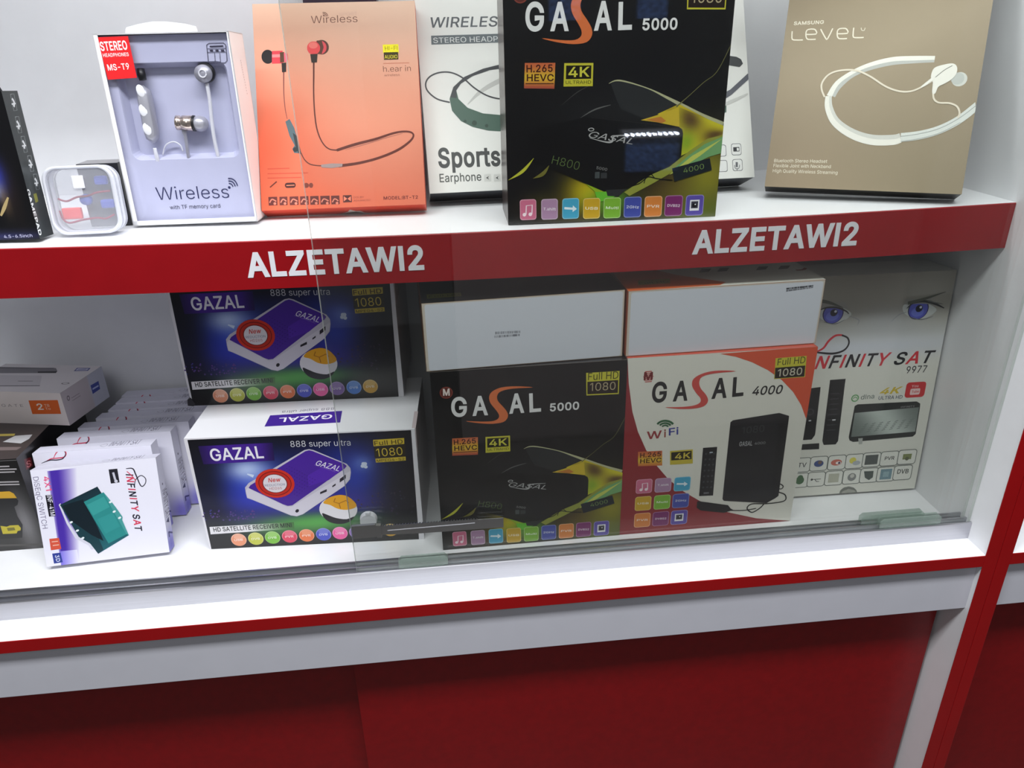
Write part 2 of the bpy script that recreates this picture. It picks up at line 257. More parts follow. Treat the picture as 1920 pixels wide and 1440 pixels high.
'b': (424, '229,-8 213,-7 198,-5 184,-1 172,4 162,10 153,17 145,24 138,31 132,39 127,46 122,53 118,59 112,59 112,0 53,0 53,509 114,509 114,319 118,319 122,325 127,331 132,338 137,346 144,353 152,360 161,367 171,373 183,378 197,381 212,384 229,384 252,383 274,378 294,371 313,361 330,347 345,332 359,313 370,293 379,270 385,245 389,218 390,189 389,160 385,133 379,108 370,84 359,64 346,45 330,29 313,16 294,5 274,-2 252,-7/220,47 237,48 253,51 267,57 279,66 291,76 301,88 309,101 316,117 321,133 325,151 327,170 328,189 327,209 325,227 321,245 316,261 309,276 301,290 291,301 280,311 267,319 253,325 237,329 220,330 203,329 188,325 174,320 161,312 150,302 140,291 132,278 125,263 120,247 116,229 113,210 113,189 113,169 116,150 120,132 125,115 132,100 140,86 150,75 162,65 174,57 188,51 204,48'),
'c': (396, '207,-8 182,-7 159,-2 137,6 117,16 98,30 82,46 68,64 56,85 46,108 40,133 36,159 34,187 36,216 40,243 46,268 56,291 68,312 82,330 98,346 117,360 137,371 159,378 182,383 207,384 221,384 234,383 247,380 260,377 272,373 284,368 295,362 305,356 315,349 324,341 332,332 340,322 347,312 353,301 358,289 362,277 303,262 301,269 298,276 294,283 290,289 286,295 281,301 276,306 270,311 264,315 257,319 250,322 242,325 234,327 226,329 217,329 207,330 189,329 173,325 158,319 145,310 134,300 124,287 115,274 108,258 103,242 99,224 97,206 96,187 97,169 99,151 103,134 108,117 115,102 124,89 134,76 145,66 158,57 173,51 189,48 207,46 217,47 226,48 234,49 243,52 250,54 258,58 264,62 271,66 277,71 282,76 287,82 292,89 296,95 299,102 302,110 304,117 363,102 359,90 354,78 348,67 341,56 334,46 325,37 316,29 306,21 296,15 285,9 273,4 261,-1 248,-4 235,-6 221,-8'),
'd': (424, '195,-8 172,-7 151,-2 130,5 111,16 94,29 79,45 66,64 55,84 46,108 39,133 35,160 34,189 35,218 39,245 46,270 55,293 66,313 79,332 95,347 112,361 131,371 151,378 173,383 196,384 213,384 228,381 241,378 253,373 263,367 272,360 280,353 287,346 293,338 298,331 303,325 306,319 311,319 311,509 372,509 372,0 313,0 313,59 307,59 303,53 298,46 293,39 287,31 280,24 272,17 263,10 252,4 241,-1 227,-5 212,-7/205,47 221,48 236,51 250,57 263,65 274,75 284,86 293,100 299,115 305,132 309,150 311,169 312,189 311,210 309,229 305,247 300,263 293,278 284,291 275,302 263,312 251,320 237,325 221,329 205,330 187,329 172,325 157,319 145,311 133,301 124,290 115,276 108,261 103,245 99,227 97,209 96,189 97,170 99,151 103,133 109,117 115,101 124,88 134,76 145,66 158,57 172,51 188,48'),
'e': (404, '212,-8 185,-7 161,-2 138,6 117,16 98,30 82,46 68,64 56,85 46,108 40,132 35,159 34,187 35,215 39,242 46,267 55,290 67,311 81,329 97,346 115,359 135,370 157,378 180,383 205,384 221,384 236,382 251,379 266,374 280,368 294,361 307,351 319,341 331,329 341,315 350,299 357,282 363,263 368,242 370,219 371,194 371,169 75,169 75,221 338,221 310,202 309,220 307,237 303,254 298,269 291,282 283,294 273,305 263,314 250,321 237,326 222,329 205,330 189,329 173,326 159,321 146,313 135,304 125,294 116,282 109,270 103,256 99,241 97,226 96,211 96,178 97,157 100,139 104,122 110,106 118,92 128,80 139,70 151,61 165,55 179,50 195,47 212,46 224,47 234,48 244,50 254,53 263,56 271,61 278,66 285,73 292,80 297,88 302,96 306,105 365,91 360,77 353,63 345,51 335,39 324,29 311,19 298,11 283,4 266,-1 249,-5 231,-7'),
'f': (254, '228,379 228,327 6,327 6,379/81,0 81,432 82,447 84,461 89,474 96,486 104,496 113,505 124,513 135,519 148,524 161,527 174,529 187,530 197,530 207,529 215,528 222,527 229,525 234,524 239,522 243,521 227,468 215,472 211,473 206,473 200,474 195,474 182,473 171,470 162,466 154,460 149,452 145,443 142,431 142,419 142,0'),
'g': (425, '207,-151 187,-150 168,-148 150,-144 134,-140 119,-134 105,-127 93,-119 82,-110 73,-101 64,-91 57,-80 51,-69 101,-41 106,-47 110,-53 116,-59 122,-66 128,-72 136,-78 145,-83 154,-88 165,-92 178,-95 192,-97 207,-97 229,-96 249,-92 267,-85 282,-75 295,-62 304,-47 310,-28 311,-6 311,68 306,68 302,62 298,56 293,49 287,41 280,34 272,28 263,21 252,16 241,11 227,8 212,5 195,5 173,6 152,10 132,17 113,27 95,39 80,53 67,71 55,90 46,112 39,136 35,163 34,191 35,220 39,246 46,271 55,293 66,314 80,332 95,347 112,361 131,371 152,378 173,383 196,384 213,384 228,382 242,378 253,373 264,367 273,360 281,353 288,346 294,338 299,331 304,325 308,319 313,319 313,379 372,379 372,-9 371,-32 367,-54 360,-73 350,-90 338,-104 324,-117 308,-127 291,-136 271,-142 251,-147 229,-150/205,59 222,60 237,63 251,68 264,75 275,84 285,95 293,107 300,121 305,137 309,154 312,172 312,193 312,212 309,231 305,248 300,264 293,278 285,291 275,303 264,312 251,320 237,325 222,329 205,330 188,329 172,325 158,320 145,312 134,302 124,290 115,277 109,262 103,246 99,229 97,212 96,193 97,173 99,155 103,138 109,123 116,108 124,96 134,85 145,76 158,68 172,63 188,60'),
'h': (410, '114,227 114,0 53,0 53,509 114,509 114,287 102,287 112,312 124,332 137,349 152,362 169,372 187,379 207,383 227,384 246,383 264,380 280,376 295,369 309,360 321,349 332,336 341,321 348,304 353,285 356,264 357,240 357,0 296,0 296,235 295,256 290,275 283,291 273,304 260,315 246,323 229,328 210,329 197,328 184,326 172,322 161,317 150,311 141,303 133,293 126,283 121,271 117,257 114,243'),
'i': (167, '53,0 53,379 114,379 114,0/84,443 75,444 67,446 60,449 54,455 48,461 44,468 42,475 41,483 42,491 44,499 48,506 54,512 60,517 67,521 75,523 84,524 92,523 100,521 107,517 114,512 119,506 123,499 126,491 126,483 126,475 123,468 119,461 114,455 107,449 100,446 92,444'),
'j': (167, '53,379 114,379 114,-30 113,-47 111,-63 107,-77 102,-90 95,-102 86,-113 76,-122 65,-129 52,-135 37,-139 21,-142 4,-143 -10,-143 -10,-87 2,-87 14,-86 25,-83 34,-78 40,-72 46,-64 50,-54 52,-42 53,-29/83,443 75,444 67,446 60,449 53,455 48,461 44,468 42,475 41,483 42,491 44,499 48,506 53,512 60,517 67,521 75,523 83,524 92,523 100,521 107,517 114,512 119,506 123,499 125,491 126,483 125,475 123,468 119,461 114,455 107,449 100,446 92,444'),
'k': (381, '110,137 110,212 121,212 284,379 360,379 184,199 177,199/53,0 53,509 114,509 114,0/294,0 148,186 191,229 372,0'),
'l': (181, '60,0 60,509 121,509 121,0'),
'm': (610, '53,0 53,379 112,379 112,295 108,295 112,310 118,323 125,335 132,346 141,355 151,363 161,370 172,376 183,380 195,384 207,386 219,386 239,385 257,380 273,372 287,361 299,347 309,331 316,314 321,295 312,295 317,308 322,321 329,332 337,343 347,353 357,361 368,369 381,375 394,380 407,383 422,385 437,386 453,385 468,383 483,378 497,372 510,364 522,354 532,342 541,328 548,313 553,296 556,276 557,255 557,0 496,0 496,254 494,273 490,289 483,302 473,313 460,321 447,326 433,329 419,330 406,330 395,328 384,324 374,320 365,314 358,307 351,299 345,290 341,280 338,270 336,259 335,247 335,0 274,0 274,260 273,275 269,288 262,301 253,311 242,320 229,326 215,329 199,330 188,330 178,328 168,325 158,320 148,314 140,307 132,299 126,289 121,278 117,266 114,253 114,238 114,0'),
'n': (410, '114,227 114,0 53,0 53,379 112,379 112,287 102,287 112,312 124,332 137,349 152,362 169,372 187,379 207,383 227,384 246,383 264,380 280,376 295,369 309,360 321,349 332,336 341,321 348,304 353,285 356,264 357,240 357,0 296,0 296,235 295,256 290,275 283,291 273,304 260,315 246,323 229,328 210,329 197,328 184,326 172,322 161,317 150,311 141,303 133,293 126,283 121,271 117,257 114,243'),
'o': (415, '207,-8 182,-7 159,-2 137,6 117,16 98,30 82,46 68,64 56,85 46,108 40,133 36,159 34,187 36,216 40,243 46,268 56,291 68,312 82,330 98,346 117,360 137,371 159,378 182,383 207,384 233,383 256,378 278,371 299,360 317,346 333,330 347,312 359,291 369,268 376,243 380,216 381,187 380,159 376,133 369,108 359,85 347,64 333,46 317,30 299,16 278,6 256,-2 233,-7/207,46 226,48 242,51 257,57 270,66 282,76 292,89 300,102 307,117 312,134 316,151 318,169 319,187 318,206 316,224 312,242 307,258 300,274 292,287 282,300 270,310 257,319 242,325 226,329 207,330 189,329 173,325 158,319 145,310 134,300 124,287 115,274 108,258 103,242 99,224 97,206 96,187 97,169 99,151 103,134 108,117 115,102 124,89 134,76 145,66 158,57 173,51 189,48'),
'p': (424, '53,-143 53,379 112,379 112,319 118,319 122,325 126,331 131,338 137,346 144,353 152,360 161,367 171,373 183,378 197,381 212,384 229,384 252,383 274,378 294,371 313,361 330,347 345,332 359,313 370,293 379,270 385,245 389,218 390,189 389,160 385,133 379,108 370,84 359,64 346,45 330,29 313,16 294,5 274,-2 252,-7 229,-8 213,-7 198,-5 184,-1 173,4 162,10 153,17 145,24 138,31 132,39 127,46 122,53 118,59 114,59 114,-143/220,47 237,48 253,51 267,57 279,66 291,76 301,88 309,101 316,117 321,133 325,151 327,170 328,189 327,209 325,227 321,245 316,261 309,276 301,290 291,301 280,311 267,319 253,325 237,329 220,330 203,329 188,325 174,320 161,312 150,302 140,291 132,278 125,263 120,247 116,229 113,210 113,189 113,169 116,150 120,132 125,115 132,100 140,86 150,75 162,65 174,57 188,51 204,48'),
'q': (424, '372,-143 311,-143 311,59 306,59 302,53 298,46 293,39 287,31 280,24 272,17 263,10 252,4 241,-1 227,-5 212,-7 195,-8 172,-7 151,-2 130,5 111,16 94,29 79,45 66,64 55,84 46,108 39,133 35,160 34,189 35,218 39,245 46,270 55,293 66,313 79,332 95,347 112,361 131,371 151,378 173,383 196,384 213,384 228,381 241,378 253,373 263,367 272,360 280,353 287,346 293,338 298,331 303,325 307,319 313,319 313,379 372,379/205,47 221,48 236,51 250,57 263,65 274,75 284,86 293,100 299,115 305,132 309,150 311,169 312,189 311,210 309,229 305,247 300,263 293,278 284,291 275,302 263,312 251,320 237,325 221,329 205,330 187,329 172,325 157,319 145,311 133,301 124,290 115,276 108,261 103,245 99,227 97,209 96,189 97,170 99,151 103,133 109,117 115,101 124,88 134,76 145,66 158,57 172,51 188,48'),
'r': (259, '53,0 53,379 112,379 112,321 115,321 122,335 130,347 140,358 152,367 166,375 181,380 196,384 213,385 229,384 243,384 243,322 230,324 224,325 219,325 213,326 207,326 194,325 182,323 170,319 159,315 149,309 140,301 132,293 126,284 121,273 117,262 114,250 114,237 114,0'),
's': (365, '182,-8 163,-7 145,-5 128,-2 112,3 98,10 84,18 72,27 62,38 53,50 45,63 40,78 36,94 94,107 99,92 105,79 114,69 124,60 136,54 150,49 165,46 181,45 200,46 217,50 232,55 244,62 255,71 262,81 267,91 268,103 267,112 265,121 260,129 254,136 246,142 237,147 225,151 212,155 149,170 125,177 104,186 87,196 72,208 61,222 53,237 48,255 47,274 48,290 51,305 57,319 65,332 75,343 87,354 100,363 115,370 131,377 149,381 167,384 187,384 206,384 223,381 239,378 254,372 267,366 279,358 290,349 299,339 307,328 314,316 319,303 324,290 268,277 264,288 258,298 251,307 243,316 232,323 219,328 205,331 187,333 171,332 156,329 143,324 131,317 121,308 114,299 110,289 109,277 110,267 112,258 117,250 124,243 133,237 144,232 157,227 172,223 229,209 254,202 275,194 292,183 306,171 317,158 325,142 330,125 331,107 330,90 326,75 321,61 312,47 302,35 290,24 276,15 260,6 242,0 223,-5 203,-7'),
't': (227, '204,379 204,327 6,327 6,379/65,471 126,471 126,98 127,86 128,76 132,68 136,61 142,56 150,53 159,51 170,50 185,51 202,54 213,2 208,0 203,-1 198,-2 192,-3 186,-3 180,-4 174,-4 168,-4 145,-3 125,2 107,10 92,21 80,35 72,52 67,71 65,93'),
'u': (410, '182,-5 164,-4 146,-1 130,4 115,11 101,20 89,31 78,44 69,59 62,76 57,95 54,116 53,139 53,379 114,379 114,144 115,123 119,105 127,89 137,75 150,64 164,56 181,52 200,50 213,51 226,53 238,57 249,62 259,69 268,77 276,86 283,97 289,109 293,122 295,137 296,153 296,379 357,379 357,0 298,0 298,92 307,92 297,67 286,47 272,30 257,17 240,7 222,0 203,-4'),
'v': (389, '163,0 17,379 84,379 165,155 171,138 177,121 182,104 187,87 191,70 196,53 201,37 206,21 184,21 189,37 194,53 198,70 203,87 207,104 213,121 218,138 224,155 305,379 371,379 226,0'),
'w': (567, '138,0 23,379 87,379 133,214 138,196 143,177 149,157 154,137 159,115 165,91 170,67 175,41 165,41 170,66 175,90 180,113 186,135 191,156 196,176 201,195 206,214 252,379 316,379 362,214 366,196 371,176 376,157 382,136 387,114 392,91 397,67 402,41 391,41 397,66 402,90 408,113 413,135 418,156 423,176 429,195 434,214 480,379 545,379 429,0 368,0 319,172 305,225 301,239 297,252 294,266 291,280 277,338 291,338 277,280 263,225 259,211 255,198 252,185 248,172 199,0'),
'x': (379, '21,0 171,218 171,171 29,379 100,379 147,306 156,292 164,279 172,266 179,253 186,241 193,229 200,217 207,206 175,206 183,217 190,229 196,241 202,253 209,266 216,279 224,292 233,306 282,379 352,379 209,169 209,214 358,0 287,0 231,85 222,99 214,112 207,124 200,136 193,148 187,159 180,171 173,182 205,182 198,171 191,159 185,148 178,136 172,124 165,112 157,99 148,85 91,0'),
'y': (389, '47,-139 61,-86 71,-87 80,-89 88,-90 96,-90 104,-89 111,-87 118,-84 124,-80 130,-74 136,-67 141,-58 146,-48 151,-36 163,-1 17,379 84,379 165,155 171,138 177,121 182,104 187,87 191,70 196,53 201,37 206,21 184,21 188,37 193,53 198,70 202,87 207,104 212,121 218,138 224,155 305,379 371,379 204,-58 198,-72 191,-85 184,-97 177,-107 168,-116 159,-124 150,-130 139,-136 128,-140 117,-143 104,-145 91,-145 84,-145 77,-145 71,-144 65,-143 59,-142 54,-141 51,-140'),
'z': (380, '42,0 42,46 254,320 254,323 48,323 48,379 333,379 333,331 126,60 126,56 339,56 339,0'),
'0': (453, '227,-7 199,-5 174,1 151,11 130,24 111,41 95,62 80,86 69,113 60,144 53,178 49,214 48,254 49,294 53,330 60,364 69,395 81,422 95,447 112,467 130,484 151,498 174,508 200,514 227,516 254,514 279,508 302,498 323,484 342,467 358,447 372,422 384,395 393,364 400,330 404,294 405,254 404,214 400,178 393,144 384,113 373,86 359,62 342,41 323,24 302,11 279,1 254,-5/227,50 245,51 261,56 276,63 290,74 303,87 313,103 323,122 330,144 336,168 340,194 343,223 344,254 343,285 340,314 336,341 330,365 323,387 313,405 303,422 290,435 276,446 261,453 245,458 227,460 209,458 192,453 177,446 163,435 151,422 140,405 131,387 123,365 117,341 113,314 110,285 109,254 110,223 113,194 117,168 123,144 131,122 140,103 151,87 163,74 177,63 192,56 209,51'),
'1': (330, '236,509 236,0 172,0 172,448 169,448 46,358 46,427 158,509'),
'2': (453, '64,0 64,47 234,229 248,243 261,257 272,270 282,282 291,294 299,305 305,316 311,327 315,337 318,348 320,360 320,371 319,385 317,397 313,408 308,419 301,428 293,436 283,443 273,449 262,454 250,457 237,459 224,460 209,459 196,457 184,453 172,447 162,441 153,433 145,424 139,413 134,402 130,390 128,376 127,362 66,362 67,384 71,405 77,424 86,442 98,459 111,473 126,486 143,496 162,505 182,511 203,514 225,516 247,514 268,511 288,505 306,497 323,486 337,474 350,461 361,445 370,428 376,411 380,392 381,372 380,358 378,345 375,331 371,318 365,304 357,290 347,275 336,259 322,241 306,223 288,202 267,180 153,60 153,57 389,57 389,0'),
'3': (453, '218,-7 195,-6 173,-3 152,2 133,10 114,19 98,30 83,43 70,57 60,74 52,91 46,111 44,132 109,132 111,119 115,107 120,97 126,87 134,78 144,71 154,64 165,59 178,55 191,52 204,50 219,50 234,51 248,53 262,56 275,61 287,67 297,74 307,83 315,93 321,104 325,116 328,130 329,145 328,158 326,172 322,184 316,196 308,207 299,217 288,226 275,234 260,240 242,244 223,247 201,248 157,248 157,299 288,448 288,452 70,452 70,509 372,509 372,461 211,278 211,289 239,290 264,288 287,284 308,276 327,265 344,253 359,239 371,222 381,205 387,186 392,166 393,145 392,123 387,103 380,84 370,66 358,50 344,36 327,23 309,12 288,4 266,-2 243,-6'),
'4': (453, '40,105 40,158 247,509 311,509 109,166 109,163 413,163 413,105/282,0 282,121 282,146 282,318 343,318 343,0'),
'5': (453, '221,-7 199,-6 178,-2 159,3 140,11 123,21 108,32 94,45 83,60 73,76 66,93 62,111 60,130 122,130 124,119 127,108 132,98 138,89 145,80 154,73 163,66 173,60 184,56 196,52 208,50 221,50 236,51 250,53 264,58 276,64 288,72 298,82 307,92 314,104 320,117 324,131 327,146 328,162 327,178 324,193 320,208 314,221 306,233 297,244 286,254 275,262 262,269 248,273 233,276 218,277 205,276 192,275 180,272 167,268 156,264 145,258 136,252 128,246 67,253 96,509 366,509 366,452 151,452 134,301 136,301 145,308 155,315 166,320 178,325 190,329 203,331 216,333 229,334 247,333 263,330 279,326 294,321 308,314 321,306 334,296 345,285 355,273 364,260 372,246 379,231 384,215 388,199 390,181 391,163 390,139 385,117 379,95 369,76 357,57 343,41 327,27 309,15 289,6 268,-1 245,-5'),
'6': (453, '226,-7 203,-5 182,-1 161,5 142,15 125,26 109,40 96,56 84,74 75,94 69,115 65,138 64,162 65,180 68,199 73,219 80,239 89,261 102,285 118,311 137,340 252,509 322,509 151,261 145,261 149,268 154,275 159,281 165,288 172,293 179,299 187,303 196,307 205,310 214,312 224,314 235,314 257,313 278,309 298,303 316,295 332,284 346,271 359,257 370,240 378,221 384,201 388,180 389,157 388,134 384,112 377,92 368,73 356,55 343,39 327,26 310,14 291,5 271,-2 249,-6/226,48 241,49 254,52 267,56 279,63 289,70 299,79 307,90 314,101 320,114 324,128 327,142 327,157 327,173 324,187 320,201 314,213 307,225 299,235 289,244 279,251 267,258 254,262 241,264 226,265 212,264 198,262 186,258 174,252 163,244 153,235 145,225 138,214 132,201 128,188 126,174 125,158 126,143 128,128 132,114 138,102 145,90 153,79 163,70 174,63 186,56 198,52 212,49'),
'7': (453, '97,0 323,448 323,452 62,452 62,509 391,509 391,449 165,0'),
'8': (453, '226,-7 201,-6 178,-2 156,3 136,11 117,21 101,33 86,47 74,62 64,78 57,96 53,115 52,135 53,151 55,166 59,181 65,195 72,208 81,220 90,231 101,241 113,249 125,256 139,261 153,265 153,267 135,273 119,282 105,293 93,308 83,324 76,342 72,360 70,380 72,399 75,417 82,434 90,450 101,464 114,477 129,488 146,498 164,506 184,511 204,514 226,516 248,514 269,511 288,506 306,498 323,488 337,477 350,464 361,450 370,434 377,417 380,399 382,380 380,361 376,342 369,324 359,308 347,293 333,282 318,273 300,267 300,265 314,261 327,256 339,249 351,241 362,231 372,220 380,208 387,195 393,181 397,166 400,151 401,135 399,115 395,96 388,78 378,62 366,47 352,33 335,21 317,11 296,3 275,-2 251,-6/226,49 243,50 258,52 272,55 285,60 296,66 307,74 315,82 323,91 329,102 333,113 336,126 337,139 336,152 333,165 329,177 322,189 314,199 305,208 295,216 283,223 270,228 256,232 242,234 226,235 211,234 196,232 182,228 169,223 157,216 147,208 138,199 130,189 123,177 119,165 116,152 115,139 116,126 119,113 123,102 129,91 136,82 145,74 156,66 167,60 180,55 195,52 210,50/226,290 239,290 252,292 263,296 274,300 284,306 293,313 300,321 307,330 312,341 316,351 318,363 319,376 318,388 316,399 313,410 308,420 301,429 294,437 285,444 275,449 264,454 252,457 240,459 226,460 213,459 200,457 188,454 177,449 167,444 159,437 151,429 145,420 139,410 136,399 134,388 133,376 134,363 136,351 139,341 145,330 151,321 159,313 168,306 178,300 189,296 201,292 213,290'),
'9': (453, '226,516 249,514 271,510 291,503 310,494 328,482 343,468 356,452 368,434 377,414 384,393 388,371 389,347 388,328 385,309 380,290 373,270 363,248 350,224 334,197 315,168 200,0 130,0 301,248 307,248 303,240 299,234 294,227 287,221 281,215 273,210 265,206 257,202 248,199 238,196 228,195 218,195 195,196 175,199 155,206 137,214 121,225 106,237 94,252 83,269 74,287 68,307 65,329 64,352 65,375 69,397 75,417 85,436 96,454 110,469 125,483 143,494 162,504 182,510 203,514/226,460 212,459 199,457 186,452 174,446 163,438 154,429 145,419 138,407 133,395 129,381 126,367 125,352 126,336 129,322 133,308 138,295 145,284 154,274 163,265 174,257 186,251 199,247 212,244 226,243 240,244 254,247 267,251 279,257 289,265 299,273 307,284 314,295 320,308 324,321 327,335 327,350 327,366 324,381 320,394 314,407 307,419 299,429 290,438 279,446 267,452 254,457 241,459'),
'.': (188, '95,-4 86,-4 78,-1 70,3 63,9 57,16 53,24 50,32 50,41 50,50 53,59 57,66 63,73 70,79 78,83 86,86 95,87 104,86 113,83 121,79 128,73 134,66 138,59 140,50 141,41 140,32 138,24 134,16 128,9 121,3 113,-1 104,-4'),
'-': (453, '337,244 337,188 114,188 114,244'),
':': (188, '95,-4 86,-4 78,-1 70,3 63,9 57,16 53,24 50,32 50,41 50,50 53,59 57,66 63,73 70,79 78,83 86,86 95,87 104,86 113,83 121,79 128,73 134,66 138,59 140,50 141,41 140,32 138,24 134,16 128,9 121,3 113,-1 104,-4/95,271 86,272 78,274 70,278 63,284 57,291 53,299 50,307 50,316 50,325 53,334 57,342 63,349 70,354 78,359 86,361 95,362 104,361 113,359 121,354 128,349 134,342 138,334 140,325 141,316 140,307 138,299 134,291 128,284 121,278 113,274 104,272')}
from mathutils.geometry import delaunay_2d_cdt
CAP = 509.0
GCACHE = {}
def glyph(ch, bold):
    """filled triangles of one letter, heavier by bold; overlapping contours are united (non-zero winding)"""
    if (ch, bold) in GCACHE: return GCACHE[(ch, bold)]
    adv, src = GLYPH[ch]; off = bold * 750; loops = []
    for c in src.split('/'):
        p = [tuple(float(k) for k in q.split(',')) for q in c.split()]
        if p[0] == p[-1]: p = p[:-1]
        n = len(p); out = []
        for i in range(n):
            a, b, d = p[i - 1], p[i], p[(i + 1) % n]
            e1 = Vector((b[0] - a[0], b[1] - a[1])); e2 = Vector((d[0] - b[0], d[1] - b[1]))
            if e1.length < 1e-6 or e2.length < 1e-6: continue
            n1 = Vector((-e1.y, e1.x)).normalized(); n2 = Vector((-e2.y, e2.x)).normalized(); m = n1 + n2
            m = n1 if m.length < 1e-3 else m / max(m.length_squared / 2, 0.5)
            out.append((b[0] + m.x * off, b[1] + m.y * off))
        loops.append(out)
    vs_, es = [], []
    for l in loops:
        k = len(vs_); vs_ += [Vector(q) for q in l]; es += [(k + i, k + (i + 1) % len(l)) for i in range(len(l))]
    V, E, F = delaunay_2d_cdt(vs_, es, [], 0, 1e-4)[:3]
    def wind(x, y):
        w = 0
        for l in loops:
            for i in range(len(l)):
                (x0, y0), (x1, y1) = l[i], l[(i + 1) % len(l)]
                if (y0 <= y) != (y1 <= y):
                    t = (y - y0) / (y1 - y0)
                    if x0 + t * (x1 - x0) > x: w += 1 if y1 > y0 else -1
        return w
    keep = [tuple(f) for f in F if wind(sum(V[i].x for i in f) / len(f), sum(V[i].y for i in f) / len(f))]
    h = CAP + 2 * off
    GCACHE[(ch, bold)] = (adv + off * 1.2, [(v.x, (v.y + off) / h) for v in V], keep, h)
    return GCACHE[(ch, bold)]
TEXT = {}
def glyphs(s, bold, shear, track=0.0):
    """a line of lettering, x from 0 to 1 over its ink, y from 0 to 1 over the capitals; and the letter each face belongs to"""
    key = (s, bold, shear, track)
    if key not in TEXT:
        V = []; F = []; who = []; x = 0.0
        for i, ch in enumerate(s):
            if ch == ' ': x += 190 + track * 500; continue
            adv, v, f, h = glyph(ch, bold); n = len(V); used = sorted({k for q in f for k in q}); mp = {k: n + j for j, k in enumerate(used)}
            V += [(x + v[k][0] + v[k][1] * shear * h, v[k][1]) for k in used]; F += [tuple(mp[k] for k in q) for q in f]; who += [i] * len(f); x += adv + track * 500
        x0 = min(v[0] for v in V); x1 = max(v[0] for v in V)
        TEXT[key] = ([((q - x0) / (x1 - x0), y) for q, y in V], F, who)
    return TEXT[key]

